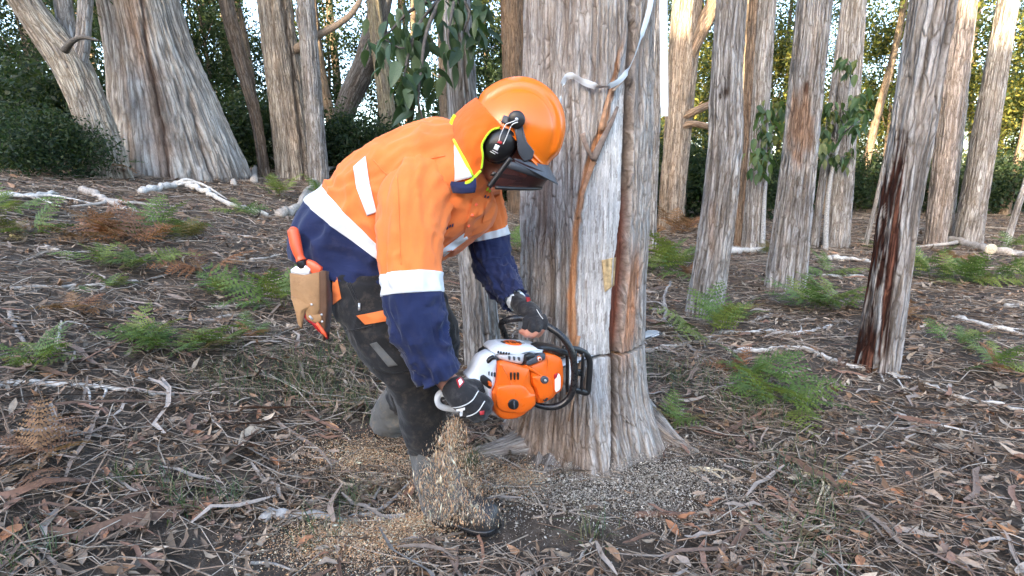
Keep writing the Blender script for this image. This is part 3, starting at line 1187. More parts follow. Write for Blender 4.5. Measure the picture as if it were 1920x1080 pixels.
def hero_paint(P, col, A, S):
    ctr = P.mean(1, keepdims=True)
    rad = P - ctr
    rl = np.linalg.norm(rad, axis=-1, keepdims=True)
    dirn = rad / rl
    x, y = to_px(P)
    front = (P[..., 1] < ctr[..., 1] + 0.03).astype(float)
    wob = 5 * fbm(np.stack([y * .012, y * 0 + 1, y * 0], -1), 3) + 2.5 * fbm(np.stack([y * .06, y * 0 + 7, x * .02], -1), 2)
    ys = [-60, 60, 160, 240, 290, 350, 420, 500, 560, 640, 700, 760]
    strip = np.interp(y, ys, [1176, 1168, 1148, 1128, 1106, 1091, 1079, 1073, 1071, 1076, 1086, 1110]) + wob
    crack = np.interp(y, [-60, 120, 300, 420, 500, 600, 660, 760, 880], [1186, 1182, 1177, 1173, 1168, 1161, 1157, 1152, 1148]) + wob * .5
    fade = sstep(770, 640, y)
    # pale bare wood
    m_wood = sstep(0, 5, x - strip - 7) * sstep(0, 5, crack - 5 - x) * front * sstep(800, 690, y + 30 * np.sin(x * .12))
    g = fbm(np.stack([x * .22, y * .012, x * 0 + 4], -1), 4)
    g2 = fbm(np.stack([x * .5, y * .03, x * 0 + 8], -1), 3)
    wood = np.array([0.54, 0.545, 0.54]) * (1 + 0.40 * g + .25 * g2)[..., None]
    wood = np.where((g2 > .32)[..., None], wood * np.array([.55, .52, .5]), wood)
    # orange inner bark strip
    hw = np.interp(y, [-60, 150, 250, 350, 500, 600, 700], [2, 4, 8, 6, 6.5, 10, 4])
    m_or = sstep(hw + 2, hw - 3, np.abs(x - strip)) * front * sstep(30, 140, y) * fade
    org = np.array([0.50, 0.255, 0.13]) * (1 + 0.55 * fbm(np.stack([x * .25, y * .02, x * 0 + 2], -1), 4))[..., None]
    # crack with red wood
    cw = np.interp(y, [-60, 200, 380, 480, 620, 680, 880], [5, 6, 6, 9, 9, 5, 3])
    m_cr = sstep(cw + 2, cw - 2, np.abs(x - crack)) * front
    redm = sstep(330, 400, y) * sstep(700, 600, y)
    crc = np.array([0.15, 0.055, 0.035]) * redm[..., None] + np.array([0.10, 0.07, 0.052]) * (1 - redm)[..., None]
    crc = crc * (1 + .5 * g2)[..., None]
    # reddish fresh bark right of the crack
    m_rb = sstep(0, 6, x - crack - cw) * sstep(30, 14, x - crack - cw + 6 * g2) * front * sstep(430, 520, y) * sstep(720, 620, y)
    rb = np.array([0.42, 0.23, 0.14]) * (1 + .6 * g)[..., None]
    # brownish foot and cut fringe
    m_ft = front * sstep(690, 800, y) * sstep(1130, 1060, x) * 0.6
    for m, c in ((m_ft, np.array([0.36, 0.25, 0.17]) * (1 + .5 * g)[..., None]), (m_wood, wood), (m_or, org), (m_rb, rb), (m_cr, crc)):
        m = m[..., None]
        col = col * (1 - m) + c * m
    # relief: bare wood lies deeper than bark, crack deeper still; wood is smooth
    base_r = np.median(rl[..., 0], axis=1, keepdims=True)
    flat = np.clip(m_wood, 0, 1)
    inward = 0.022 * m_wood + 0.012 * m_or + 0.048 * m_cr
    smooth_r = np.apply_along_axis(lambda q: np.convolve(np.concatenate([q[-12:], q, q[:12]]), np.ones(25) / 25, 'valid'), 1, rl[..., 0])
    newr = rl[..., 0] * (1 - .85 * flat) + smooth_r * .85 * flat - inward + .003 * g2 * flat
    # saw kerf
    kz = KERF_Z + 0.02 * (P[..., 0] - .35)
    m_k = sstep(0.0075, 0.004, np.abs(P[..., 2] - kz + .004 * g)) * (P[..., 1] < ctr[..., 1] - .05) * (x > 1020)
    newr = newr - 0.05 * m_k
    col = col * (1 - m_k[..., None]) + np.array([.30, .19, .11]) * m_k[..., None]
    P = ctr + dirn * newr[..., None]
    al = 1 - np.clip(np.maximum.reduce([m_wood, m_or * .8, m_cr]), 0, 1)
    return P, np.concatenate([col, al[..., None]], -1)


def build_hero():
    cx, cy = 0.338, 2.47
    ctrl = [(cx + .02, cy, -0.15, .335), (cx + .015, cy, 0.05, .305), (cx + .004, cy, .25, .284), (cx - .004, cy, .5, .276), (cx - .004, cy, 1.0, .280), (cx - .004, cy, 1.5, .276),
            (cx - .010, cy, 2.0, .268), (cx - .03, cy, 3.0, .255), (cx - .1, cy, 6, .22), (cx, cy + .2, 10, .13), (cx, cy + .2, 14, .05)]
    n = len(ctrl) - 1
    tt = np.concatenate([np.linspace(0, 6.25 / n, 600), np.linspace(6.3 / n, 1, 60)])
    V, F, C, uv = trunk_data(ctrl, 480, 660, 3, amp=0.012, k=52, kz=2.1, c_hi=np.array([.44, .42, .395]), c_lo=np.array([.265, .225, .195]), flare=.42, lobes=7, paint=hero_paint, flute=.035, tt=tt)
    t = thing('gum_tree', 'thick trunk being sawn through with strip of bare pale wood and sawdust at its foot', 'tree', (cx, cy, 0), GUM)
    tr = part('trunk', V, F, M['bark_hero'], t, col=C, uv=uv)
    tree = bvh((V, [f for f in F]))
    # roots running out over the soil
    for pts, r in (([(1165, 770), (1215, 808), (1258, 834), (1300, 852)], (.17, .115, .065, .02)),
                   ([(1175, 800), (1205, 840), (1222, 868)], (.13, .07, .02)),
                   ([(1060, 840), (1075, 880), (1082, 912)], (.12, .07, .02)),
                   ([(1030, 830), (968, 845), (910, 856), (850, 862)], (.15, .09, .06, .03)),
                   ([(1045, 835), (1018, 880), (1000, 922)], (.14, .08, .02)),
                   ([(1125, 845), (1140, 880), (1158, 908)], (.13, .065, .015))):
        c = [(*(G(*p) - np.array([0, 0, r[i] * (.15 if pts[-1][0] > 1290 or pts[-1][0] < 860 else .45)])), r[i]) for i, p in enumerate(pts)]
        v, f, cc, u2 = trunk_data(c, 60, 70, 9 + len(pts) + pts[0][0] % 7, amp=.014, k=44, c_hi=np.array([.38, .34, .30]), c_lo=BROWN)
        part('root', v, f, M['bark_hero'], t, col=cc, uv=u2)

    # torn wood: bark splinters standing off, knot scar
    def splinter(pts, w, colr, off=0.02, name='bark_splinter'):
        P = []
        for (x, y) in pts:
            d = Vector(AX_F + AX_R * (x - 960) / FPX - AX_U * (y - 540) / FPX)
            h = tree.ray_cast(Vector(CAMP), d.normalized())
            z = h[3] / d.length if h[0] else 2.2
            P.append(W(x, y, z - off))
        r = np.linspace(1, .35, len(P)) * w
        v, f = tube(P, r, 8, None, 0.5)
        part(name, v, f, M['wood'], t, col=np.repeat(np.array(colr)[None], len(v), 0))
    splinter([(1112, 300), (1130, 262), (1148, 225), (1158, 200)], .016, (.22, .17, .14), .03)
    splinter([(1092, 250), (1100, 275), (1112, 300), (1118, 308)], .012, (.30, .22, .17), .02)
    splinter([(1126, 245), (1133, 215), (1143, 175), (1150, 150)], .012, (.42, .24, .14), .015)
    splinter([(1113, 300), (1103, 330), (1092, 365), (1084, 410)], .013, (.40, .22, .13), .012)
    splinter([(1085, 630), (1070, 690), (1062, 740)], .010, (.45, .24, .13), .015)
    splinter([(1092, 660), (1080, 720), (1066, 790)], .010, (.42, .26, .16), .015)
    splinter([(1105, 690), (1095, 760), (1085, 830)], .012, (.35, .27, .21), .015)
    splinter([(1178, 350), (1184, 330), (1190, 322)], .008, (.3, .24, .2), .015)
    splinter([(1150, 170), (1162, 158), (1170, 150)], .007, (.35, .27, .2), .02)
    v, f = on_surface(tree, [(1128, 488), (1155, 482), (1152, 535), (1134, 548)], .006, 16, .01)
    c = to_px(v)
    part('knot_scar', v, f, M['wood'], t, col=np.clip(np.array([.50, .36, .19])[None] * (1 + .5 * fbm(v * np.array([80, 80, 20]), 3))[:, None], 0, 1))
    # crown high above
    me, cl = crown_mesh('crown_high_0', 0, 0, 0, 0, 0, 0, 0)
    link('crown', me, t, (0, .2, 13.2), (0, 0, 1), 1.2)
    return tree


HERO = build_hero()


# ------------------------------------------------------------------ pale marking tape
def ribbon(name, label, pts, w, group=None, wvec=None):
    """pts: photo x, y, depth, twist"""
    P = []
    for x, y, z, a in pts:
        q = Vector(W(x, y, 1) - CAMP)
        h = HERO.ray_cast(Vector(CAMP), q.normalized())
        P.append(W(x, y, min(z, h[3] / q.length - .034) if h[0] is not None else z))
    P = np.array(P)
    tw = np.array([a for *_, a in pts])
    rg = np.random.default_rng(len(pts))
    n = 60
    D = catmull(np.concatenate([P, tw[:, None]], 1), n)
    C = D[:, :3]
    T, N, B = frames(C)
    # width direction: in the picture plane across the run, turned by twist
    A = np.cross(T, AX_F)
    A /= np.linalg.norm(A, axis=1, keepdims=True) + 1e-9
    Q = np.cross(T, A)
    a = D[:, 3:4] + (.55 if len(pts) > 6 else .12) * np.repeat(rg.normal(0, 1, n // 4), 4)[:, None]
    Wd = A * np.cos(a) + Q * np.sin(a)
    rows = np.stack([C - Wd * w, C - Wd * w * .3 + Q * .002, C + Wd * w * .3 + Q * .002, C + Wd * w], 1)
    V, F = sheet(rows, n, 6)
    return tag(link(name, build_mesh(name, V, F, M['flag'], smooth=False)), label, 'tape', group)


ribbon('marking_tape', 'crumpled pale tape draped across the sawn trunk above the helmet',
       [(1050, 202, 2.10, .2), (1053, 172, 2.08, .1), (1058, 150, 2.06, .3), (1072, 142, 2.05, .5), (1095, 154, 2.05, .2), (1125, 163, 2.05, .5), (1150, 158, 2.06, .9), (1172, 140, 2.07, 1.0), (1190, 105, 2.09, 1.1),
        (1205, 60, 2.10, .9), (1218, 15, 2.12, .6), (1226, -40, 2.14, .5), (1232, -120, 2.2, .5)], .0125)
ribbon('marking_tape', 'straight pale blue tape strip hanging down right of the sawn trunk',
       [(1243, -120, 2.0, 0), (1244, 0, 2.04, 0), (1245, 120, 2.1, .1), (1246, 218, 2.12, 0)], .0155)

# ------------------------------------------------------------------ the worker
def pair_loft(secs, nu=48, nv=60, sq=1.0):
    """rings between photo silhouette points pa, pb at view depth zc, half depth hd"""
    rows = []
    a = np.linspace(0, 2 * np.pi, nu, endpoint=False)
    ca, sa = np.cos(a), np.sin(a)
    ca = np.sign(ca) * np.abs(ca) ** sq
    sa = np.sign(sa) * np.abs(sa) ** sq
    K = []
    for pa, pb, zc, hd in secs:
        A, B = W(*pa, zc), W(*pb, zc)
        K.append(np.concatenate([(A + B) / 2, (B - A) / 2, [hd]]))
    K = catmull(K, nv)
    return K[:, None, :3] + ca[None, :, None] * K[:, None, 3:6] + sa[None, :, None] * (-AX_F)[None, None] * K[:, None, 6:7]


def px_tube(secs, nu=40, nv=60, flat=1.0):
    C = np.array([W(x, y, z) for x, y, z, r in secs])
    r = np.array([q[3] * q[2] / FPX for q in secs])
    D = catmull(np.concatenate([C, r[:, None]], 1), nv)
    T, N, B = frames(D[:, :3])
    a = np.linspace(0, 2 * np.pi, nu, endpoint=False)
    return D[:, None, :3] + D[:, 3][:, None, None] * (np.cos(a)[None, :, None] * N[:, None] * flat + np.sin(a)[None, :, None] * B[:, None])


def folds(P, amp, ku, kv, seed, ridge=True, warp=0.6, env=None):
    """push the rings of P in and out in soft cloth folds"""
    nv, nu = P.shape[:2]
    C = P.mean(1, keepdims=True)
    d = P - C
    l = np.linalg.norm(d, axis=-1, keepdims=True)
    a = np.linspace(0, 2 * np.pi, nu, endpoint=False)[None]
    s = np.concatenate([[0], np.cumsum(np.linalg.norm(np.diff(C[:, 0], axis=0), axis=1))])[:, None]
    A, S = np.broadcast_arrays(a, s)
    w = fbm(np.stack([np.cos(A) * 1.3 + seed, np.sin(A) * 1.3, S * 6], -1), 2) * warp
    q = np.stack([np.cos(A) * ku + seed * 3.7 + w, np.sin(A) * ku + w, S * kv + 1.5 * w], -1)
    n = vnoise(q)
    n = (1 - 2 * np.abs(n)) if ridge else n
    n = n + .35 * vnoise(q * 2.3 + 5)
    e = 1.0 if env is None else env(S / s[-1, 0], A)
    return P + d / l * (amp * n * e)[..., None]


def blob(c, ax, n=20, m=14):
    """closed ellipsoid: centre c, axes rows of ax (3 vectors)"""
    th = np.linspace(0.02, np.pi - 0.02, m)
    ph = np.linspace(0, 2 * np.pi, n, endpoint=False)
    T, Ph = np.meshgrid(th, ph, indexing='ij')
    u = np.stack([np.sin(T) * np.cos(Ph), np.sin(T) * np.sin(Ph), np.cos(T)], -1)
    P = np.asarray(c) + u @ np.asarray(ax)
    return close_grid(P)


# head frame
H_F = 0.78 * AX_R - 0.62 * AX_U
H_U = 0.62 * AX_R + 0.78 * AX_U
HC = W(943, 277, 1.80)
H_S = (CAMP - HC) / np.linalg.norm(CAMP - HC)       # the head is rolled a little, its side faces the viewer
H_F = H_F - H_S * np.dot(H_F, H_S)
H_F /= np.linalg.norm(H_F)
H_U = H_U - H_F * np.dot(H_F, H_U) - H_S * np.dot(H_S, H_U)
H_U /= np.linalg.norm(H_U)


def H(f, u, s):
    return HC + f * H_F + u * H_U + s * H_S


# finger paths: (photo x, y, depth, radius px); near hand closed round the rear handle, far hand over the front handle
NEAR_FINGERS = [
    [(893, 742, 1.665, 10.5), (910, 750, 1.675, 10), (917, 757, 1.72, 9), (908, 752, 1.765, 8)],
    [(890, 754, 1.655, 10.5), (908, 763, 1.665, 10), (914, 769, 1.71, 9), (903, 763, 1.76, 8)],
    [(884, 765, 1.655, 10.5), (900, 775, 1.66, 10), (906, 780, 1.705, 9), (894, 772, 1.755, 8)],
    [(874, 772, 1.66, 9.5), (888, 782, 1.665, 9), (893, 785, 1.70, 8), (882, 778, 1.745, 7)],
]
NEAR_THUMB = [(862, 728, 1.68, 11), (880, 720, 1.70, 10.5), (896, 722, 1.74, 9.5), (906, 731, 1.78, 8.5)]
NEAR_PALM = [(832, 708, 1.72, 21), (846, 722, 1.71, 23), (862, 738, 1.69, 28), (880, 752, 1.68, 28), (893, 760, 1.675, 21)]
FAR_FINGERS = [
    [(1016, 592, 1.86, 7.5), (1021, 606, 1.845, 7.5), (1014, 622, 1.85, 7), (1006, 630, 1.87, 6.5)],
    [(1006, 596, 1.85, 7.8), (1010, 612, 1.83, 7.5), (1004, 626, 1.835, 7), (995, 631, 1.86, 6.5)],
    [(996, 598, 1.85, 7.8), (998, 614, 1.83, 7.5), (992, 626, 1.835, 7), (985, 628, 1.86, 6.5)],
    [(986, 596, 1.86, 7), (986, 610, 1.845, 6.8), (981, 621, 1.85, 6.3), (975, 622, 1.87, 5.8)],
]
FAR_THUMB = [(984, 588, 1.93, 8), (992, 600, 1.95, 7.5), (1004, 612, 1.945, 7), (1012, 620, 1.92, 6)]
FAR_PALM = [(966, 558, 1.99, 15), (976, 572, 1.95, 17), (990, 585, 1.91, 21), (1002, 595, 1.875, 18), (1008, 600, 1.865, 12)]


BOOTS = []


def build_person():
    foot = G(850, 930)
    me_parts = []

    def add(P):
        me_parts.append(close_grid(P))
    # skull, jaw, neck, nose, ears
    me_parts.append(blob(H(-.005, .025, 0), [.098 * H_F, .112 * H_U, .076 * H_S]))
    me_parts.append(blob(H(.030, -.055, 0), [.066 * H_F, .066 * H_U, .058 * H_S]))
    me_parts.append(blob(H(.062, -.098, 0), [.026 * H_F, .022 * H_U, .026 * H_S]))
    v, f = tube([H(.085, .03, 0), H(.100, 0, 0), H(.116, -.022, 0), H(.092, -.032, 0)], [.010, .013, .017, .012], 10)
    me_parts.append((v, f))
    me_parts.append(blob(H(.088, .035, .030), [.014 * H_F, .010 * H_U, .028 * H_S]))
    me_parts.append(blob(H(.088, .035, -.030), [.014 * H_F, .010 * H_U, .028 * H_S]))
    me_parts.append(blob(H(.090, -.060, 0), [.014 * H_F, .007 * H_U, .026 * H_S]))
    me_parts.append(blob(H(.086, -.074, 0), [.014 * H_F, .007 * H_U, .023 * H_S]))
    for s in (1, -1):
        me_parts.append(blob(H(-.01, .0, .076 * s), [.018 * H_F, .032 * H_U, .012 * H_S]))
    add(px_tube([(928, 300, 1.82, 34), (905, 305, 1.84, 34), (880, 305, 1.88, 40), (860, 312, 1.92, 60)], 28, 20))
    # trunk of the body
    add(pair_loft([((622, 475), (740, 560), 1.99, .13), ((640, 400), (760, 510), 1.97, .14), ((720, 310), (840, 450), 1.95, .15), ((790, 270), (885, 390), 1.93, .17), ((840, 262), (905, 350), 1.91, .09)], 36, 30))
    # arms
    add(px_tube([(805, 345, 1.80, 40), (778, 400, 1.74, 38), (770, 470, 1.70, 34), (772, 560, 1.67, 30), (786, 612, 1.67, 29), (808, 665, 1.695, 26), (828, 703, 1.72, 20), (846, 722, 1.71, 20)], 28, 50))
    add(px_tube([(885, 380, 2.05, 34), (905, 420, 2.09, 28), (922, 490, 2.10, 25), (944, 530, 2.06, 20), (962, 555, 2.0, 14), (976, 572, 1.95, 14)], 28, 40))
    # legs
    add(px_tube([(680, 520, 1.92, 55), (715, 600, 1.87, 52), (768, 692, 1.84, 40), (790, 755, 1.87, 32), (808, 840, 1.92, 27), (826, 915, 1.95, 24)], 28, 50))
    add(px_tube([(720, 520, 2.08, 55), (788, 590, 2.10, 46), (812, 660, 2.15, 36), (785, 712, 2.25, 34), (752, 750, 2.36, 28), (734, 790, 2.42, 24)], 28, 50))
    # hands
    add(px_tube([(x, y, z, r * .9) for x, y, z, r in NEAR_PALM], 20, 20))
    add(px_tube([(x, y, z, r * .9) for x, y, z, r in FAR_PALM], 20, 20))
    for fp in NEAR_FINGERS + FAR_FINGERS + [NEAR_THUMB, FAR_THUMB]:
        add(px_tube([(x, y, z, r * .88) for x, y, z, r in fp], 12, 14))
    V, F = remesh('person', merge(me_parts), 0.0048, 5)
    person = link('person', build_mesh('person', V - foot, F, M['skin']), None, foot)
    tag(person, 'worker in orange and navy high visibility shirt bending to saw the thick trunk', 'person')

    eyes = []
    for s in (1, -1):
        v, f = blob(H(.083, .012, .031 * s), [.012 * H_F, .012 * H_U, .012 * H_S], 14, 10)
        part('eye', v, f, M['white_print'], person)

    # ---- shirt: body and sleeves; colour blocks meet at seams
    secs = [((559, 486), (800, 588), 1.985, .205), ((562, 446), (792, 560), 1.985, .215), ((583, 400), (785, 535), 1.98, .215), ((622, 352), (785, 515), 1.97, .212),
            ((672, 302), (815, 490), 1.955, .212), ((735, 262), (868, 462), 1.94, .218), ((790, 241), (912, 425), 1.925, .215), ((832, 232), (928, 385), 1.91, .165), ((862, 240), (918, 350), 1.895, .085)]
    P = pair_loft(secs, 150, 170, .88)
    P = folds(P, .012, 2.6, 2.2, 2.0, True, 1.1)
    P = folds(P, .008, 1.2, 9.0, 6.0, True, 1.4, lambda s, a: .3 + 1.2 * np.exp(-((s - .22) / .2) ** 2))
    P = folds(P, .004, 5.0, 6.0, 9.0, True, 1.1)
    nv, nu = P.shape[:2]
    v01 = np.linspace(0, 1, nv)
    V, F = close_grid(P, True, True)
    T_BODY = bvh((V, F))
    # v position of the seam between navy and orange
    i0, i1 = int(nv * .285), int(nv * .375)

    def rows(a, b, off=0.0, name='x'):
        Q = P[a:b]
        C = Q.mean(1, keepdims=True)
        d = Q - C
        return Q + d / np.linalg.norm(d, axis=-1, keepdims=True) * off
    shirt = None
    Vn, Fn = close_grid(rows(0, i0 + 1), True, False)
    Vo, Fo = close_grid(rows(i0, nv), False, True)
    shirt = part('shirt', Vo, Fo, M['orange_cloth'], person)
    shirt['label'] = 'orange upper shirt'
    part('shirt_hem', Vn, Fn, M['navy_cloth'], shirt)

    def hoop(Q, name, mat, parent, off=.0025):
        C = Q.mean(1, keepdims=True)
        d = Q - C
        u = d / np.linalg.norm(d, axis=-1, keepdims=True)
        R = np.concatenate([(Q - u * .004)[:1], Q + u * off, (Q - u * .004)[-1:]])
        v, f = close_grid(R, False, False)
        return part(name, v, f, mat, parent)
    hoop(P[i0:i1], 'reflective_band', M['tape'], shirt)
    # near sleeve
    def sleeve(secs, n_or, n_tape, seed, nv=130, nu=72, amp=.0115):
        S = px_tube(secs, nu, nv)
        S = folds(S, amp * .9, 2.4, 2.5, seed, True, 1.2, lambda s, a: 1.1 - .6 * s)
        S = folds(S, amp * 1.1, .9, 17, seed + 3, True, 1.3, lambda s, a: sstep(.45, .75, s))
        S = folds(S, amp * .35, 4.5, 7, seed + 5, True, .8)
        a, b = int(nv * n_or), int(nv * n_tape)
        v, f = close_grid(S[:a + 1], True, False)
        sl = part('sleeve', v, f, M['orange_cloth'], shirt)
        hoop(S[a:b], 'reflective_band', M['tape'], shirt)
        Q = S[b - 1:]
        C = Q[-1:].mean(1, keepdims=True)
        cuff = np.concatenate([Q, C + (Q[-1:] - C) * 1.02 + (Q[-1:] - Q[-3:-2]) * .5, C + (Q[-1:] - C) * .90, C + (Q[-4:-3] - C) * .85])
        v, f = close_grid(cuff, False, True)
        part('lower_sleeve', v, f, M['navy_cloth'], shirt)
        return S
    near = sleeve([(812, 332, 1.83, 56), (784, 372, 1.765, 66), (770, 430, 1.71, 60), (770, 480, 1.69, 55), (772, 525, 1.68, 53), (776, 575, 1.675, 50), (786, 615, 1.675, 47), (803, 658, 1.695, 42), (821, 700, 1.715, 36)], .475, .575, 1.0)
    far = sleeve([(890, 372, 2.03, 50), (905, 408, 2.07, 42), (912, 435, 2.09, 38), (918, 465, 2.10, 37), (926, 498, 2.10, 35), (944, 532, 2.06, 28), (966, 562, 1.99, 20)], .30, .40, 5.0)
    # tape hoop across the back, and its front end on the chest
    for poly in ([(662, 312), (685, 292), (693, 345), (668, 352)], [(668, 352), (693, 345), (706, 398), (688, 405)],
                 ):
        v, f = on_surface(T_BODY, poly, .006)
        part('reflective_band', v, f, M['tape'], shirt)
    v, f = on_surface(T_BODY, [(826, 470), (872, 436), (878, 448), (832, 482)], .006)
    part('reflective_band', v, f, M['tape'], shirt)
    # seam lines: armhole and yoke
    def seam(pts, tree, r=.0022, mat='orange_cloth', name='seam'):
        Q = []
        for (x, y) in catmull(np.array(pts, float), 24):
            d = Vector(AX_F + AX_R * (x - 960) / FPX - AX_U * (y - 540) / FPX)
            h = tree.ray_cast(Vector(CAMP), d.normalized())
            if h[0] is not None:
                Q.append(np.array(h[0]) + (CAMP - np.array(h[0])) * .0008)
        if len(Q) > 3:
            v, f = tube(Q, r, 6, len(Q))
            part(name, v, f, M[mat], shirt)
    T_NEAR = bvh(close_grid(near))
    seam([(700, 300), (730, 330), (760, 322), (800, 300), (835, 292)], T_BODY)
    seam([(745, 330), (748, 400), (750, 470), (752, 496)], T_NEAR, .0018)
    # placket, pocket, small embroidered marks on the chest
    v, f = on_surface(T_BODY, [(886, 372), (903, 366), (884, 440), (868, 448)], .005)
    part('placket', v, f, M['orange_cloth'], shirt)
    v, f = on_surface(T_BODY, [(912, 378), (930, 378), (926, 410), (904, 418)], .006)
    part('chest_pocket', v, f, M['orange_cloth'], shirt)
    for q, (x, y, w, h, mt) in enumerate([(913, 352, 4, 5, 'lime'), (917, 357, 4, 3, 'lime'), (909, 366, 3, 4, 'navy_cloth'), (914, 368, 4, 3, 'navy_cloth'), (838, 425, 3, 5, 'navy_cloth'), (843, 422, 3, 4, 'navy_cloth'), (848, 420, 3, 5, 'navy_cloth')]):
        v, f = on_surface(T_BODY, [(x, y), (x + w, y - 1), (x + w - 1, y + h), (x - 1, y + h + 1)], .009, 4, .002)
        part('embroidery', v, f, M[mt], shirt)
    for x, y in ((893, 384), (886, 404), (879, 424)):
        c = T_BODY.ray_cast(Vector(CAMP), Vector(W(x, y, 1) - CAMP).normalized())[0]
        if c is not None:
            c = np.array(c) - AX_F * .008
            v, f = blob(c, [.006 * AX_R, .006 * AX_U, .002 * AX_F], 10, 6)
            part('button', v, f, M['tool_orange'], shirt)
    # navy collar
    S = px_tube([(858, 300, 1.895, 66), (876, 300, 1.88, 56), (892, 301, 1.87, 50), (898, 301, 1.865, 47)], 48, 14)
    v, f = close_grid(np.concatenate([S, S[-1:].mean(1, keepdims=True) + (S[-1:] - S[-1:].mean(1, keepdims=True)) * .9]), False, False)
    part('collar', v, f, M['navy_cloth'], shirt)

    v, f = sheet([[W(844, 340, 1.705), W(866, 341, 1.675), W(892, 334, 1.66)], [W(846, 352, 1.70), W(868, 353, 1.67), W(893, 349, 1.66)], [W(850, 362, 1.70), W(869, 363, 1.675), W(891, 361, 1.67)]], 8, 14, .004)
    part('collar', v, f, M['navy_cloth'], shirt)

    # ---- trousers
    tp = [close_grid(pair_loft([((585, 478), (800, 560), 1.985, .17), ((600, 505), (800, 580), 1.985, .175), ((625, 545), (800, 605), 1.98, .17), ((665, 590), (800, 625), 1.98, .14)], 48, 30, .9)),
          close_grid(px_tube([(672, 520, 1.90, 62), (700, 575, 1.865, 66), (733, 635, 1.84, 62), (765, 690, 1.83, 52), (782, 738, 1.85, 44), (795, 790, 1.885, 40), (806, 838, 1.915, 39)], 44, 60)),
          close_grid(px_tube([(725, 520, 2.06, 60), (785, 585, 2.08, 58), (812, 640, 2.13, 47), (803, 690, 2.2, 44), (778, 722, 2.28, 42), (756, 752, 2.36, 38)], 44, 60))]
    V, F = remesh('trousers', merge(tp), .0085, 8)
    N = normals(V, F)
    q = V * np.array([7, 7, 16])
    w = fbm(V * 5, 2)[:, None] * .9
    n = 1 - 2 * np.abs(vnoise(q + w)) + .5 * (1 - 2 * np.abs(vnoise(q * 2.2 + w + 7)))
    V = V + N * (.0075 * n)[:, None]
    T_LEG = bvh((V, F))
    trousers = part('trousers', V, F, M['black_cloth'], person)
    for poly, mt, nm in (([(622, 508), (632, 520), (640, 560), (624, 572)], 'orange_cloth', 'hip_panel'),
                         ([(668, 592), (733, 579), (737, 600), (684, 609)], 'orange_cloth', 'pocket_flap'),
                         ([(693, 645), (706, 641), (746, 685), (728, 688)], 'grey_cloth', 'knee_panel'),
                         ([(816, 556), (820, 556), (818, 586), (814, 584)], 'orange_cloth', 'hip_panel')):
        v, f = on_surface(T_LEG, poly, .005)
        part(nm, v, f, M[mt], trousers)
    for pts in ([(651, 530), (662, 555), (674, 582)], [(656, 528), (667, 553), (678, 580)], [(640, 620), (668, 618), (700, 610)], [(700, 690), (740, 700), (780, 690)]):
        Q = []
        for (x, y) in catmull(np.array(pts, float), 16):
            d = Vector(W(x, y, 1) - CAMP).normalized()
            h = T_LEG.ray_cast(Vector(CAMP), d)
            if h[0] is not None:
                Q.append(np.array(h[0]) - AX_F * .001)
        if len(Q) > 3:
            v, f = tube(Q, .0025, 6, len(Q))
            part('seam', v, f, M['black_cloth'], trousers)
    c = T_LEG.ray_cast(Vector(CAMP), Vector(W(675, 575, 1) - CAMP).normalized())[0]
    v, f = tube([np.array(c) - AX_F * .008 - AX_U * .012, np.array(c) - AX_F * .008 + AX_U * .012], .004, 8)
    part('zip_pull', v, f, M['steel'], trousers)
    # pale hem piping
    for pts in ([(779, 852, 1.90), (788, 857, 1.885), (797, 856, 1.88)], [(722, 738, 2.33), (735, 756, 2.31), (752, 768, 2.30)]):
        v, f = tube([W(*p) for p in pts], .005, 8)
        part('hem_piping', v, f, M['tape'], trousers)

    # ---- gaiters and boots
    def gaiter(secs, seed):
        S = px_tube(secs, 48, 60)
        S = folds(S, .008, 1.2, 16, seed, True, 1.0)
        v, f = close_grid(S)
        return part('gaiter', v, f, M['grey_cloth'], person)
    gaiter([(802, 815, 1.905, 33), (808, 850, 1.915, 36), (818, 890, 1.93, 39), (828, 925, 1.945, 40), (834, 950, 1.955, 38)], 4.0)
    gaiter([(758, 738, 2.35, 32), (746, 758, 2.375, 35), (734, 782, 2.40, 36), (728, 798, 2.415, 35)], 8.0)

    def boot(heel, toe, w, h, name='boot'):
        """heel/toe ground points"""
        heel, toe = np.asarray(heel), np.asarray(toe)
        ax = toe - heel
        L = np.linalg.norm(ax)
        ax = ax / L
        up = np.array([0, 0, 1.0])
        sd = np.cross(ax, up)
        sd /= np.linalg.norm(sd)
        up = np.cross(sd, ax)
        rows_ = []
        sole_ = []
        for t, ww, hh in ((0, .55, .70), (.04, .85, .95), (.15, 1.0, 1.0), (.3, .95, .98), (.45, .95, .74), (.6, 1.05, .58), (.75, 1.1, .52), (.88, .98, .46), (.96, .72, .36), (1.0, .38, .22)):
            c = heel + ax * L * t
            a = np.linspace(0, 2 * np.pi, 28, endpoint=False)
            y = np.sin(a)
            rows_.append(c + np.outer(np.cos(a) * ww * w * (1 - .28 * np.clip(y, 0, 1) ** 2), sd) + np.outer(np.where(y > 0, y * hh * h, y * .03) + .03, up))
            sole_.append(c + np.outer(np.sign(np.cos(a)) * np.abs(np.cos(a)) ** .6 * ww * w * 1.08, sd) + np.outer(np.sign(y) * np.abs(y) ** .5 * .017 + .012, up))
        v, f = close_grid(catmull(np.array(rows_), 40))
        b = part(name, v, f, M['boot'], person)
        v, f = close_grid(catmull(np.array(sole_), 40))
        part('sole', v, f, M['black_rubber'], b)
        return b
    gt = G(936, 1002)
    gh = np.array([*(W(822, 945, 1.97)[:2]), 0])
    gh[2] = float(gz(gh[0], gh[1]))
    ax = gt - gh
    ax /= np.linalg.norm(ax)
    boot(gh - ax * .02 + np.array([0, 0, .025]), gt + np.array([0, 0, .022]), .060, .15)
    BOOTS.append((gh, gt))
    p = G(722, 812)
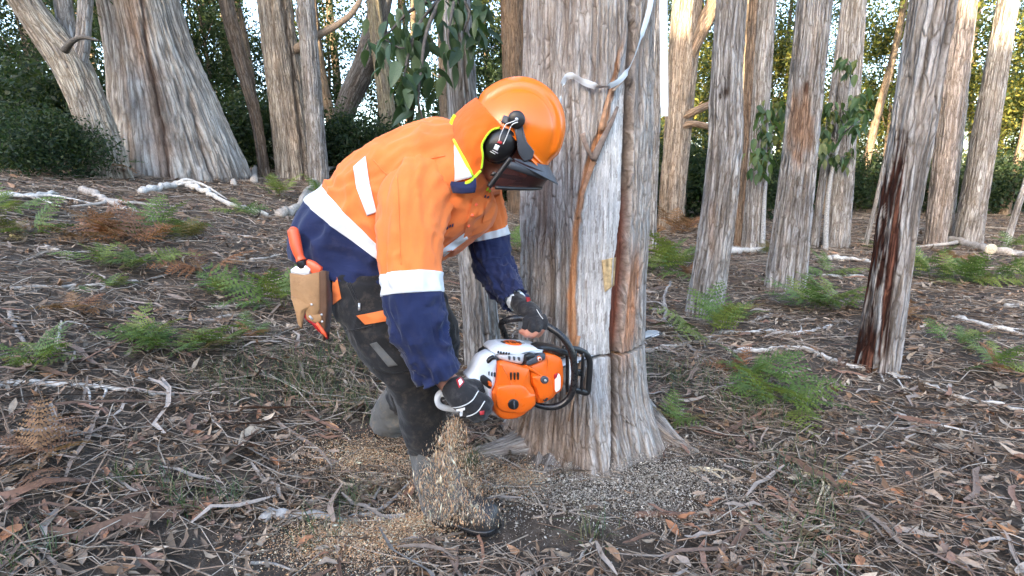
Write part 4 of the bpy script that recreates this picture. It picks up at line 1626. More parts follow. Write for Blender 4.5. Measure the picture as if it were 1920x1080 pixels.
    BOOTS.append((p + np.array([-.05, -.02, .01]), p + np.array([.22, .06, .0])))
    boot(p + np.array([-.05, -.02, .01]), p + np.array([.22, .06, .0]), .048, .12)

    # ---- gloves
    def glove(palm, fingers, thumb, frac, vox=.0042):
        ps = [close_grid(px_tube([(x, y, z, r) for x, y, z, r in palm], 28, 30))]
        for fp in fingers + [thumb]:
            fp = np.array(fp, float)
            n = max(6, int(16 * frac))
            fine = catmull(fp, 16)[:n]
            ps.append(close_grid(px_tube([tuple(q) for q in fine], 14, n)))
        V, F = remesh('glove', merge(ps), vox, 3)
        N = normals(V, F)
        V = V + N * (.0012 * fbm(V * 90, 2))[:, None]
        o = part('glove', V, F, M['glove'], person)
        return o, bvh((V, F))
    g1, T1 = glove(NEAR_PALM[1:], NEAR_FINGERS, NEAR_THUMB, 1.0)
    g2, T2 = glove(FAR_PALM, FAR_FINGERS, FAR_THUMB, .60, .0038)

    def onto(tree, pts, r, mat, par, name, n=22, fall=1.68):
        Q = []
        for (x, y) in catmull(np.array(pts, float), n):
            h = tree.ray_cast(Vector(CAMP), Vector(W(x, y, 1) - CAMP).normalized())
            if h[0] is not None:
                Q.append(np.array(h[0]) - AX_F * r * .4)
        if len(Q) > 3:
            v, f = tube(Q, r, 6, len(Q))
            part(name, v, f, M[mat], par)
    onto(T1, [(838, 764), (862, 763), (884, 752), (897, 733)], .0018, 'piping', g1, 'piping')
    onto(T1, [(850, 783), (875, 781), (895, 772), (909, 752)], .0018, 'piping', g1, 'piping')
    for poly in ([(855, 768), (872, 764), (872, 769), (856, 773)], [(862, 771), (868, 770), (867, 780), (862, 781)]):
        v, f = on_surface(T1, poly, .003, 6, .002)
        part('glove_emblem', v, f, M['white_print'], g1)
    for poly, mt in (([(855, 712), (864, 706), (871, 716), (861, 728)], 'red'), ([(859, 713), (864, 709), (868, 716), (862, 723)], 'white_print'), ([(899, 771), (908, 770), (908, 777), (900, 779)], 'red')):
        v, f = on_surface(T1, poly, .0035 if mt == 'red' else .006, 8, .002)
        part('glove_tab', v, f, M[mt], g1)
    v, f = on_surface(T2, [(985, 556), (993, 557), (995, 564), (988, 566)], .004, 6, .002)
    part('glove_tab', v, f, M['red'], g2)
    onto(T2, [(1006, 580), (1012, 590), (1018, 598)], .0014, 'piping', g2, 'piping')
    # worn pale lining at the far cuff
    S = px_tube([(962, 556, 2.0, 17.5), (968, 564, 1.985, 18.5), (972, 569, 1.975, 17.5)], 30, 8)
    v, f = close_grid(folds(S, .003, 4, 40, 3), False, False)
    part('cuff_lining', v, f, M['flag'], person)
    return person, T_LEG


PERSON, T_LEG = build_person()


# ------------------------------------------------------------------ helmet with visor, earmuffs and neck flap
def build_helmet():
    root = thing('safety_helmet', 'glossy orange safety helmet with mesh visor, earmuffs and neck flap on the worker\'s head', 'helmet', H(0, .08, 0))
    cu, rf, ru, rs = .060, .156, .172, .130
    nth, nph = 70, 160
    th = np.linspace(0.0, np.pi / 2, nth)
    ph = np.linspace(0, 2 * np.pi, nph, endpoint=False)
    T, Ph = np.meshgrid(th[::-1], ph, indexing='ij')
    r = np.sin(T) ** .92
    f, s, u = r * np.cos(Ph), r * np.sin(Ph), np.cos(T) ** 1.05
    # raised centre band along the crown, with a soft step
    band = sstep(.54, .49, np.abs(s)) * sstep(.0, .25, u)
    groove = np.exp(-((np.abs(s) - .60) / .05) ** 2) * sstep(.05, .3, u)
    k = 1 + .062 * band - .025 * groove
    lift = -.022 * np.clip(np.cos(Ph), -.4, 1) * 0
    P = HC + (f * rf * k)[..., None] * H_F + (cu + u * ru * k)[..., None] * H_U + (s * rs * k)[..., None] * H_S
    # skirt and rolled rim, dipping at front and back
    C = HC + (cu) * H_U
    base = P[0]
    d = (base - C)
    dip = np.cos(Ph[0])
    drop = .012 + .012 * np.clip(dip, 0, 1) + .018 * np.clip(-dip, 0, 1)
    rim = [base - drop[:, None] * H_U * k2 + d * e for k2, e in ((1.0, .0), (.6, .0))]
    lip = [base - drop[:, None] * H_U * 1.25 - d * .05, base - drop[:, None] * H_U * 1.3 + d * .02, base - drop[:, None] * H_U * 1.15 + d * .05]
    rings = np.array([lip[0] + d * 0.0, lip[1], lip[2], rim[0] + d * .03] + [rim[1]] + list(P[:-1]))
    inner = np.array([base * .97 + C * .03, lip[0]])
    v, fc = close_grid(np.concatenate([inner, rings]), False, True)
    shell = part('shell', v, fc, M['helmet'], root)
    # short orange front brim
    rows_ = []
    for e in np.linspace(0, 1, 5):
        row = []
        for a in np.linspace(-1.15, 1.15, 30):
            ext = .022 * math.cos(a * 1.2) + .006
            row.append(HC + (rf * math.cos(a) + ext * e * math.cos(a)) * H_F + (rs * math.sin(a) * (1 + .1 * e)) * H_S + (cu - .026 - .018 * e * math.cos(a)) * H_U)
        rows_.append(row)
    v, fc = sheet(rows_, 10, 40, .004)
    part('brim', v, fc, M['helmet'], shell)
    # dark peak
    rows_ = []
    for e in np.linspace(0, 1, 5):
        row = []
        for a in np.linspace(-1.32, 1.32, 30):
            rr = 1 + e * (.46 * math.cos(a * .8) ** .8)
            row.append(HC + (rf * .93 * math.cos(a) * rr + .012) * H_F + (rs * 1.08 * math.sin(a) * (1 + .08 * e)) * H_S + (.028 - .050 * (1 - math.cos(a)) - .030 * e * math.cos(a) + .02 * math.cos(a)) * H_U)
        rows_.append(row)
    v, fc = sheet(rows_, 12, 44, .003)
    part('peak', v, fc, M['grey_plastic'], root)
    # visor
    rows_ = []
    for e in np.linspace(0, 1, 6):
        row = []
        for a in np.linspace(-1.55, 1.55, 30):
            ub = -.025 - .085 * (1 - math.cos(a)) / (1 - math.cos(1.42))
            ut = .030 - .040 * (1 - math.cos(a))
            row.append(HC + (.035 + .150 * math.cos(a)) * H_F + (.146 * math.sin(a)) * H_S + (ut + (ub - ut) * e) * H_U)
        rows_.append(row)
    rows_ = np.array(rows_)
    v, fc = sheet(rows_, 16, 44)
    vis = part('visor', v, fc, M['visor'], root)
    v, fc = tube(rows_[-1][::2], .006, 8, 40)
    part('visor_edge', v, fc, M['black_plastic'], vis)
    for s in (0, -1):
        v, fc = tube([rows_[q][s] for q in range(6)], .008, 8)
        part('visor_edge', v, fc, M['black_plastic'], vis)
    v, fc = sheet([[rows_[0][q] * .8 + rows_[-1][q] * .2 + H_U * o for o in (.012, -.012)] for q in range(0, 30)], 30, 3, .004)
    part('visor_band', v, fc, M['grey_plastic'], vis)
    # brace strap seen through the visor
    v, fc = sheet([[H(.02 + .10 * t, -.085 + .05 * t + w, .125 - .03 * t) for w in (-.008, .008)] for t in np.linspace(0, 1, 6)], 12, 3, .003)
    part('chin_guard', v, fc, M['black_plastic'], root)
    for s in (1, -1):
        # pivot knob and bracket
        a = np.linspace(0, 2 * np.pi, 28, endpoint=False)
        kc = H(-.018, .092, s * .128)
        ring = kc + np.outer(np.cos(a) * .027, H_F) + np.outer(np.sin(a) * .027, H_U)
        v, fc = prism(ring if s > 0 else ring[::-1], H_S * s * .026, .006, .004)
        kn = part('pivot_knob', v, fc, M['black_plastic'], root)
        v, fc = blob(kc + H_S * s * .030, [.006 * H_F, .006 * H_U, .004 * H_S], 10, 6)
        part('screw', v, fc, M['steel'], kn)
        ol = [H(.0, .098, s * .118), H(.020, .080, s * .122), H(.048, .060, s * .122), H(.085, .052, s * .112), H(.095, .030, s * .108), H(.080, .006, s * .118), H(.045, .018, s * .128), H(.018, .046, s * .130), H(-.005, .066, s * .130)]
        v, fc = prism(np.array(ol), H_S * s * .016, .004)
        part('bracket', v, fc, M['grey_plastic'], root)
        v, fc = prism(np.array([H(-.058, .080, s * .116), H(-.030, .088, s * .122), H(-.028, .064, s * .126), H(-.052, .058, s * .120)]), H_S * s * .014, .003)
        part('bracket', v, fc, M['grey_plastic'], root)
        # earmuff
        ec = H(-.013, .003, s * .112)
        mf = blob(ec, [.049 * (H_F * .95 + H_U * .1), .062 * H_U, .036 * H_S], 30, 20)
        em = part('earmuff', mf[0], mf[1], M['black_plastic'], root)
        v, fc = blob(ec - H_S * s * .018, [.054 * H_F, .066 * H_U, .018 * H_S], 28, 12)
        part('ear_cushion', v, fc, M['black_rubber'], em)
        if s > 0:
            tr = bvh(mf)
            for poly, mt in (([(935, 262), (942, 266), (940, 271), (932, 267)], 'red'), ([(929, 270), (937, 274), (933, 283), (925, 279)], 'white_print'), ([(930.5, 272), (935.5, 274.5), (932.5, 281.5), (927, 279)], 'black_plastic'),
                             ([(930.5, 274), (933.5, 275.5), (931.5, 280), (929, 278.8)], 'white_print'), ([(923, 281), (934, 287), (933.4, 288.2), (922.4, 282.2)], 'white_print'), ([(919, 283), (929, 288.5), (928.4, 289.7), (918.4, 284.2)], 'white_print')):
                v, fc = on_surface(tr, poly, .0015 + .0006 * {'red': 1, 'white_print': 2, 'black_plastic': 1.5}[mt], 5, .001)
                part('printed_label', v, fc, M[mt], em)
        # wire arms
        for w in (0, .008):
            v, fc = tube([H(-.018 + w, .088, s * .158), H(-.026 + w, .074, s * .162), H(-.034 + 2 * w, .060, s * .158), H(-.030 + w * 2.5, .030, s * .150), H(-.022 + w * 2, .008, s * .148)], .0016, 6, 20)
            part('wire_arm', v, fc, M['wire'], root)
    # neck flap: orange mesh cloth with lime binding and a silver panel, both sides of the neck
    rows_ = []
    ctl = [  # (left edge -> right edge) rows from helmet rim down
        [(897, 186, 1.90), (893, 183, 1.80), (900, 192, 1.72), (918, 212, 1.665), (942, 238, 1.655)],
        [(874, 201, 1.91), (868, 203, 1.80), (880, 222, 1.70), (903, 240, 1.66), (920, 246, 1.66)],
        [(856, 216, 1.92), (850, 225, 1.81), (864, 250, 1.69), (886, 268, 1.65), (904, 270, 1.66)],
        [(850, 250, 1.93), (845, 262, 1.80), (860, 285, 1.69), (884, 296, 1.65), (905, 290, 1.66)],
        [(846, 290, 1.93), (841, 300, 1.80), (856, 316, 1.69), (880, 318, 1.66), (904, 305, 1.67)],
        [(846, 330, 1.93), (838, 349, 1.80), (856, 349, 1.70), (880, 340, 1.665), (902, 318, 1.675)],
    ]
    R_ = np.array([[W(*p) for p in row] for row in ctl])
    fl = np.concatenate([R_], 1)
    # mirror to the far side so that the cloth wraps the neck
    mir = []
    for row in R_:
        mir.append([p - AX_F * 2 * np.dot(p - (HC + AX_F * .02), AX_F) for p in row[::-1][:-1]])
    full = np.concatenate([np.array(mir), R_], 1)
    A = catmull(full, 50)
    A = np.swapaxes(catmull(np.swapaxes(A, 0, 1), 110), 0, 1)
    n = fbm(A * 22, 2)[..., None]
    A = A + (-AX_F) * .006 * n
    V, F = sheet(A, 50, 110, .003)
    flap = part('neck_flap', V, F, M['orange_mesh'], root)
    half = 55

    def edge(line, w=.007, name='binding', mat='lime'):
        v, f = tube(line, w, 8, len(line), .6)
        part(name, v, f, M[mat], flap)
    edge(A[-1, ::2])
    edge(A[2:, -1][::2], .006)
    edge(A[2:, 0][::2], .006)
    edge(A[16:, 69][::2] - AX_R * .003 - AX_F * .004, .007)
    # silver panel low on the near side, framed in lime
    tr = bvh((A.reshape(-1, 3), [grid_faces(50, 110, False)]))
    v, f = on_surface(tr, [(846, 268), (853, 272), (886, 332), (846, 343)], .010, 14, .004)
    part('reflective_panel', v, f, M['tape'], flap)
    for a, b in (((851, 262), (889, 334)),):
        Q = []
        for t in np.linspace(0, 1, 14):
            x, y = a[0] + (b[0] - a[0]) * t, a[1] + (b[1] - a[1]) * t
            h = tr.ray_cast(Vector(CAMP), Vector(W(x, y, 1) - CAMP).normalized())
            if h[0] is not None:
                Q.append(np.array(h[0]) - AX_F * .005)
        edge(Q, .006)
    return root


build_helmet()


# ------------------------------------------------------------------ tool holster on the hip and what it holds
def build_holster():
    z = 1.76
    root = thing('tool_holster', 'worn tan leather tool holster hanging at the worker\'s hip', 'holster', W(585, 560, z))

    def pr(pts, zz, dep, mat, name, bev=.004, dome=0.0, par=root):
        P = np.array([W(x, y, zz + (q[0] if q else 0)) for x, y, *q in pts])
        v, f = prism(P, -AX_F * dep, bev, dome)
        return part(name, v, f, M[mat], par)
    pr([(551, 512), (578, 516), (606, 510), (607, 560), (607, 578), (603, 590), (592, 596), (578, 585), (562, 575), (553, 560)], z + .02, .04, 'leather', 'pouch', .008, .010)
    pr([(548, 555), (560, 560), (584, 571), (582, 576), (574, 582), (570, 598), (568, 616), (560, 606), (556, 585)], z - .015, .014, 'leather', 'flap', .004, .004)
    pr([(575, 582), (590, 590), (604, 588), (606, 600), (600, 606), (590, 604), (578, 598)], z - .005, .016, 'leather', 'flap', .004)
    pr([(605, 512), (614, 508), (621, 509), (623, 540), (623, 580), (620, 612), (617, 636), (612, 615), (608, 590), (606, 560)], z + .04, .055, 'leather_dark', 'back_plate', .004)
    for x, y in ((584, 571), (603, 590), (604, 603)):
        v, f = blob(W(x, y, z - .035), [.004 * AX_R, .004 * AX_U, .002 * AX_F], 10, 6)
        part('rivet', v, f, M['steel'], root)
    v, f = tube([W(618, 508, z + .05), W(625, 500, z + .10), W(632, 494, z + .14)], .012, 10, 8, .4)
    part('belt_loop', v, f, M['leather_dark'], root)
    # held tools
    t = thing('hand_tool', 'tool with coral orange handle standing in the hip holster', 'tool', W(566, 500, z + .01))
    v, f = tube([W(547, 426, z), W(549, 431, z), W(551, 440, z), W(555, 460, z), W(559, 474, z), W(562, 482, z), W(565, 489, z)], [.006, .0165, .0185, .0185, .0165, .0145, .017], 20, 40)
    part('handle', v, f, M['tool_orange'], t)
    v, f = tube([W(564, 488, z), W(567, 497, z + .005), W(573, 503, z + .01)], [.016, .017, .012], 14, 10)
    part('collar', v, f, M['black_plastic'], t)
    t = thing('felling_wedge', 'coral orange plastic wedge tucked in the top of the holster', 'wedge', W(595, 510, z + .03))
    P = np.array([W(x, y, z + .035) for x, y in ((578, 492), (584, 487), (596, 491), (609, 501), (607, 513), (592, 514), (583, 505))])
    v, f = prism(P, -AX_F * .035, .006)
    part('wedge_body', v, f, M['tool_orange'], t)
    t = thing('felling_wedge', 'battered grey metal wedge tucked in the top of the holster', 'wedge', W(565, 510, z + .02))
    P = np.array([W(x, y, z + .025) for x, y in ((551, 506), (560, 500), (578, 496), (588, 505), (586, 518), (566, 522), (552, 516))])
    v, f = prism(P, -AX_F * .03, .004)
    part('wedge_body', v, f, M['steel'], t)
    t = thing('pocket_tool', 'red handled folding tool poking out below the holster', 'tool', W(590, 600, z))
    v, f = tube([W(570, 584, z), W(580, 595, z - .005), W(590, 604, z - .005), W(600, 616, z), W(608, 625, z), W(614, 635, z)], [.012, .015, .014, .012, .010, .004], 14, 24, .7)
    part('handle', v, f, M['red'], t)
    v, f = tube([W(580, 592, z - .022), W(586, 599, z - .022)], .0035, 8)
    part('clip', v, f, M['steel'], t)
    v, f = tube([W(594, 606, z - .018), W(606, 622, z - .016), W(612, 632, z - .012)], [.006, .006, .003], 8, 12)
    part('scale', v, f, M['tool_orange'], t)


build_holster()

# ------------------------------------------------------------------ chainsaw
YAW = math.radians(25)
SA = np.array([math.cos(YAW), math.sin(YAW), 0])     # along the bar
SN = np.array([math.sin(YAW), -math.cos(YAW), 0])    # sideways, towards the viewer
SP0 = W(975, 715, 1.80)


def S_(px, py, off=0.0):
    """point on the saw's near side plane seen at (px, py), moved off metres along its side normal"""
    d = AX_F + AX_R * (px - 960) / FPX - AX_U * (py - 540) / FPX
    t = np.dot(SP0 - CAMP, SN) / np.dot(d, SN)
    return CAMP + d * t + SN * off


def c8(x, y):
    return 860 + x / 5.4, 600 + y / 5.4


def c2(x, y):
    return 800 + x * .2593, 540 + y * .2593


def build_saw():
    root = thing('chainsaw', 'orange and pale grey chainsaw with black wraparound handle, its bar buried in the trunk', 'chainsaw', S_(975, 790, -.06))

    def pr(pts, o0, o1, mat, name, bev=.006, dome=0.0, par=root, cv=c8):
        P = np.array([S_(*cv(*p), o0) for p in pts])
        # outline resampled so that corners read as moulded
        n = len(P)
        Q = []
        for i in range(n):
            a, b, c = P[i - 1], P[i], P[(i + 1) % n]
            k = .22
            Q += [b + (a - b) * k, b + (a - b) * k * .3 + (c - b) * k * .3 * 0 + ((a - b) + (c - b)) * .03, b + (c - b) * k]
        v, f = prism(np.array(Q), SN * (o1 - o0), bev, dome)
        return part(name, v, f, M[mat], par)
    # engine housing behind the covers
    body = pr([(330, 380), (640, 330), (1030, 400), (1060, 640), (950, 760), (780, 850), (560, 900), (400, 860), (330, 700)], -.13, -.012, 'black_plastic', 'housing', .01)
    rear = pr([(395, 425), (440, 412), (640, 465), (700, 478), (712, 530), (716, 640), (752, 700), (770, 760), (768, 835), (720, 890), (640, 955), (560, 990), (470, 998), (400, 980), (355, 915), (337, 820), (337, 720), (375, 640), (382, 540)],
              -.05, .016, 'saw_orange', 'filter_cover', .010, .008)
    front = pr([(655, 470), (730, 455), (850, 405), (880, 340), (960, 352), (1040, 385), (1058, 460), (1062, 640), (1040, 715), (975, 755), (955, 790), (860, 838), (800, 845), (783, 790), (772, 705), (728, 640), (718, 480)],
               -.05, .006, 'saw_orange', 'starter_cover', .008, .006)
    # raised lower bulge of the filter cover, moulded lines
    pr([(372, 650), (480, 628), (600, 630), (650, 660), (690, 715), (745, 725), (752, 830), (690, 890), (600, 925), (420, 905), (362, 860), (350, 740)], .012, .026, 'saw_orange', 'bulge', .006, .005, rear)
    pr([(735, 560), (860, 545), (925, 580), (940, 740), (900, 790), (800, 800), (778, 700), (740, 640)], .004, .014, 'saw_orange', 'bulge', .005, .003, front)
    # vent slots
    for k in range(3):
        x = 492 + 36 * k
        pr([(x, 512), (x + 18, 508), (x + 14, 580), (x + 2, 584)], .016, .0255, 'black_plastic', 'vent_slot', .001, 0, rear)
    for cx, cy, rr, mt, par, o in ((515, 818, 54, 'black_plastic', rear, .030), (846, 590, 40, 'grey_plastic', front, .016)):
        a = np.linspace(0, 2 * np.pi, 26, endpoint=False)
        P = np.array([S_(*c8(cx + rr * math.cos(q), cy + rr * .98 * math.sin(q)), o - .006) for q in a])
        v, f = prism(P, SN * .010, .003)
        kn = part('knob', v, f, M[mt], par)
        P = np.array([S_(*c8(cx + x_, cy + y_), o + .003) for x_, y_ in ((-7, -38), (7, -38), (9, 36), (-5, 38))]) if rr > 50 else np.array([S_(*c8(cx + 12 * math.cos(q), cy + 12 * math.sin(q)), o + .003) for q in a])
        v, f = prism(P, SN * .006, .0015)
        part('slot' if rr > 50 else 'boss', v, f, M['grey_plastic' if rr > 50 else 'steel'], kn)
    pr([(838, 800), (870, 770), (885, 775), (870, 800), (845, 808)], .010, .0175, 'black_plastic', 'vent_slot', .001, 0, front)
    # sticker with red corner
    pr([(955, 590), (995, 525), (1012, 560), (1010, 690), (960, 722)], .008, .0145, 'white_print', 'sticker', .0005, 0, front)
    pr([(945, 545), (985, 520), (972, 570), (950, 585)], .008, .0150, 'red', 'sticker_mark', .0005, 0, front)
    # pale top cover (hood) with slots and oval badge
    hood = pr([(365, 345), (420, 300), (520, 285), (660, 285), (790, 292), (878, 300), (862, 338), (690, 345), (668, 440), (640, 462), (470, 425), (415, 402)], -.115, -.002, 'saw_white', 'hood', .012)
    for k in range(5):
        x, y = 398 + 27 * k, 305 + 4 * k
        pr([(x, y + 10), (x + 14, y + 8), (x + 8, y + 34), (x - 6, y + 30)], -.004, .0012, 'black_plastic', 'vent_slot', .0005, 0, hood)
    for k in range(3):
        x, y = 500 + 48 * k, 365 + 5 * k
        pr([(x, y), (x + 26, y + 2), (x + 24, y + 40), (x + 6, y + 36)], -.004, .0012, 'grey_plastic', 'vent_slot', .0005, 0, hood)
    # top surface frame of the hood: origin, along bar, away
    o0 = S_(*c8(420, 300), -.006)
    e1 = S_(*c8(878, 300), -.006) - o0
    e1n = e1 / np.linalg.norm(e1)
    up = np.cross(e1n, -SN)
    if up[2] < 0:
        up = -up

    def top(a, b, h=0.0):
        return S_(*c8(365 + 513 * a, 300 - 8 * math.sin(a * 3) + 6), 0) - SN * (.012 + .095 * b) + up * h
    for k in range(11):
        b0 = .06 + .085 * k
        P = np.array([top(.22, b0, -.002), top(.78, b0, -.002), top(.78, b0 + .035, -.002), top(.22, b0 + .035, -.002)])
        v, f = prism(P, up * .0065, .0005)
        part('rib', v, f, M['saw_white'], hood)
    a = np.linspace(0, 2 * np.pi, 32, endpoint=False)
    P = np.array([top(.50 + .17 * math.cos(q), .52 + .34 * math.sin(q), .003) for q in a])
    v, f = prism(P, up * .0035, .001)
    badge = part('badge', v, f, M['saw_orange'], hood)
    cu = bpy.data.curves.new('badge_lettering', 'FONT')
    cu.body = 'STIHL'
    cu.align_x = 'CENTER'
    cu.align_y = 'CENTER'
    cu.size = .034
    cu.extrude = .0006
    tmp = bpy.data.objects.new('lettering_tmp', cu)
    COL.objects.link(tmp)
    dg = bpy.context.evaluated_depsgraph_get()
    me = bpy.data.meshes.new_from_object(tmp.evaluated_get(dg))
    bpy.data.objects.remove(tmp)
    vv = np.array([v_.co[:] for v_ in me.vertices])
    ff = [tuple(p.vertices) for p in me.polygons]
    bpy.data.meshes.remove(me)
    oc = top(.50, .52, .0072)
    back = -SN
    vv = oc + np.outer(vv[:, 0], e1n) + np.outer(vv[:, 1], back) + np.outer(vv[:, 2], up)
    m2 = bpy.data.meshes.new('lettering')
    m2.from_pydata([tuple(q) for q in (vv - origin_of(badge))], [], ff)
    m2.materials.append(M['black_plastic'])
    link('lettering', m2, badge)
    # rear body with switch, rear handle
    pr([(280, 365), (232, 392), (190, 450), (150, 540), (95, 590), (120, 625), (200, 655), (280, 722), (296, 800), (303, 885), (338, 905), (345, 820), (340, 720), (378, 640), (396, 430), (372, 350), (330, 342)], -.06, .002, 'saw_white', 'rear_housing', .010, .004)
    pr([(275, 405), (300, 372), (345, 352), (378, 372), (372, 392), (330, 398), (312, 420), (285, 436)], -.03, .012, 'black_plastic', 'purge_cap', .004)
    pr([(215, 560), (250, 545), (330, 610), (325, 690), (300, 690), (230, 640), (208, 600)], -.02, .009, 'black_plastic', 'switch_plate', .003)
    pr([(282, 600), (318, 618), (322, 668), (288, 652)], .006, .017, 'saw_orange', 'switch', .003)
    for k in range(3):
        x = 292 + 30 * k
        pr([(x, 520 + 6 * k), (x + 14, 510 + 6 * k), (x + 10, 560 + 8 * k), (x + 2, 552 + 8 * k)], -.004, .0075, 'black_plastic', 'vent_slot', .0005)
    zr = .0
    hp = [S_(905, 712, -.045), S_(885, 728, -.045), S_(862, 742, -.045), S_(842, 745, -.045), S_(831, 750, -.045), S_(828, 761, -.045), S_(833, 771, -.045), S_(846, 776, -.045), S_(870, 780, -.05), S_(905, 784, -.05), S_(930, 775, -.05)]
    v, f = tube(hp, [.022, .020, .017, .015, .011, .010, .010, .010, .010, .011, .015], 16, 60)
    part('rear_handle', v, f, M['saw_white'], root)
    # decompression / choke block
    pr([(668, 352), (715, 328), (765, 340), (760, 372), (690, 398), (668, 440), (662, 400)], -.05, .012, 'black_plastic', 'choke_block', .005)
    pr([(668, 405), (860, 322), (864, 372), (850, 395), (690, 455), (668, 440)], -.03, .014, 'grey_plastic', 'choke_block', .004)
    a = np.linspace(0, 2 * np.pi, 24, endpoint=False)
    for rr, mt, o in ((30, 'saw_orange', .013), (20, 'white_print', .0145), (15, 'saw_orange', .016), (8, 'black_plastic', .0175)):
        P = np.array([S_(*c8(800 + rr * math.cos(q), 382 + rr * math.sin(q)), o - .004) for q in a])
        v, f = prism(P, SN * .005, .001)
        part('plug_ring', v, f, M[mt], root)
    # chain brake cover arm and hand guard
    pr([(800, 285), (860, 268), (980, 280), (1100, 312), (1150, 330), (1140, 375), (1060, 365), (960, 335), (860, 318), (810, 310)], -.06, -.006, 'black_plastic', 'guard_arm', .006)
    guard = thing
    g0 = [c8(1100, 318), c8(1200, 318), c8(1290, 340), c8(1350, 385), c8(1374, 450), c8(1372, 560), c8(1362, 680), c8(1350, 765), c8(1280, 752), c8(1200, 735), c8(1140, 730)]
    v, f = tube([S_(x, y, -.03) for x, y in g0], .0085, 12, 60, 1.4)
    hg = part('hand_guard', v, f, M['black_plastic'], root)
    for pts in ([(1228, 330), (1225, 540), (1215, 735)], [(1305, 352), (1298, 540), (1285, 752)], [(1225, 545), (1298, 552)], [(1140, 330), (1145, 540), (1140, 730)], [(1215, 560), (1290, 575)]):
        v, f = tube([S_(*c8(*p), -.03) for p in pts], .006, 10, None, 1.5)
        part('guard_bar', v, f, M['black_plastic'], hg)
    pr([(1160, 395), (1212, 400), (1208, 690), (1158, 690)], -.035, -.026, 'white_print', 'warning_label', .0005, 0, hg)
    for k in range(5):
        pr([(1180, 420 + 12 * k), (1196, 420 + 12 * k), (1195, 425 + 12 * k), (1180, 425 + 12 * k)], -.028, -.0252, 'black_plastic', 'label_mark', .0002, 0, hg)
    # wraparound handle
    far = -.17
    hp = [S_(1003, 700, far), S_(985, 650, far), S_(975, 627, far + .02), S_(986, 615, far + .05), (S_(1006, 611, -.105)), S_(1030, 614, -.06), S_(1052, 628, -.015), S_(1066, 652, .012), S_(1071, 685, .020), S_(1070, 720, .020), S_(1062, 745, .014),
          S_(1044, 762, 0), S_(1022, 766, -.02), S_(1002, 760, -.035), S_(985, 752, -.05)]
    v, f = tube(hp, [.011] * 3 + [.0125] * 9 + [.011, .010, .010], 16, 110)
    part('front_handle', v, f, M['black_rubber'], root)
    # bar and chain (mostly inside the trunk)
    bo = S_(1040, 700, -.24)
    bo[2] = KERF_Z + .002
    tip = W(1232, 622, 1)
    d = tip - CAMP
    tip = CAMP + d * ((KERF_Z + .004 - CAM_H) / d[2])
    k = math.hypot(tip[0] - bo[0], tip[1] - bo[1])
    tipp = tip
    ax = (tipp - bo)
    Lb = np.linalg.norm(ax)
    ax /= Lb
    sd = np.cross(np.array([0, 0, 1.0]), ax)
    sd /= np.linalg.norm(sd)
    ol = [bo - sd * .034 - ax * .1, bo - sd * .034 + ax * (Lb - .10), bo - sd * .036 + ax * (Lb - .04), bo - sd * .018 + ax * (Lb - .008), bo + ax * Lb, bo + sd * .018 + ax * (Lb - .008), bo + sd * .036 + ax * (Lb - .04), bo + sd * .034 + ax * (Lb - .10), bo + sd * .034 - ax * .1]
    v, f = prism(np.array(ol), np.array([0, 0, .005]), 0)
    bar = part('guide_bar', v, f, M['steel'], root)
    cl = np.array(ol) + np.array([0, 0, .0025])
    v, f = tube(cl, .0045, 8, 90)
    part('chain', v, f, M['black_plastic'], bar)
    for q in np.linspace(0, 1, 40):
        i = q * (len(cl) - 1.001)
        a_, b_ = cl[int(i)], cl[int(i) + 1]
        p = a_ + (b_ - a_) * (i - int(i))
        dd = (b_ - a_) / np.linalg.norm(b_ - a_)
        v, f = blob(p, [.008 * dd, .005 * np.array([0, 0, 1]), .006 * np.cross(dd, [0, 0, 1])], 6, 4)
        part('chain_link', v, f, M['steel'], bar)


build_saw()

# ------------------------------------------------------------------ forest floor litter
def polar(n, r0, r1, rng, half=1.05, p=1.25):
    """ground positions, denser near the middle of the clearing"""
    u = rng.random(n)
    r = (r0 ** (2 - p) + u * (r1 ** (2 - p) - r0 ** (2 - p))) ** (1 / (2 - p))
    a = rng.uniform(-half, half, n)
    x, y = r * np.sin(a), r * np.cos(a)
    return x, y, r


def clear_of_tree(x, y, rad=.36):
    k = np.hypot(x - .35, y - 2.47) > rad
    if rad > .35:
        for a, b in BOOTS:
            ab = (b - a)[:2]
            t = np.clip(((x - a[0]) * ab[0] + (y - a[1]) * ab[1]) / (ab @ ab), -.1, 1.1)
            k = k & (np.hypot(x - a[0] - ab[0] * t, y - a[1] - ab[1] * t) > .115)
    return k


def bare(x, y):
    """1 on the trodden bare soil in front of the trunk and lower left, 0 elsewhere"""
    a = 1.05 * np.exp(-(((x - .24) / .34) ** 2 + ((y - 1.70) / .20) ** 2) ** 1.5)
    b = .8 * np.exp(-(((x + .80) / .50) ** 2 + ((y - 1.42) / .26) ** 2) ** 1.5)
    c = .6 * np.exp(-(((x - .45) / .6) ** 2 + ((y - 2.0) / .35) ** 2) ** 2)
    e = .85 * sum(np.exp(-(((x - sx) / wx) ** 2 + ((y - sy) / wy) ** 2) ** 1.5) for sx, sy, wx, wy in SAWDUST_SPOTS)
    return np.clip(a + b + c + e, 0, 1)


SAWDUST_SPOTS = []
for _p, _w in (((690, 1010), .22), ((640, 1045), .2), ((780, 985), .15), ((720, 870), .2), ((640, 860), .16), ((970, 905), .12), ((1200, 905), .25), ((1290, 895), .25)):
    _g = G(*_p)
    SAWDUST_SPOTS.append((_g[0], _g[1], _w, _w * .6))

LEAF_COLS = np.array([(.235, .17, .125), (.195, .145, .11), (.29, .22, .165), (.34, .27, .21), (.16, .11, .08), (.26, .165, .11), (.30, .18, .11), (.37, .32, .265), (.22, .19, .16), (.115, .085, .065)])


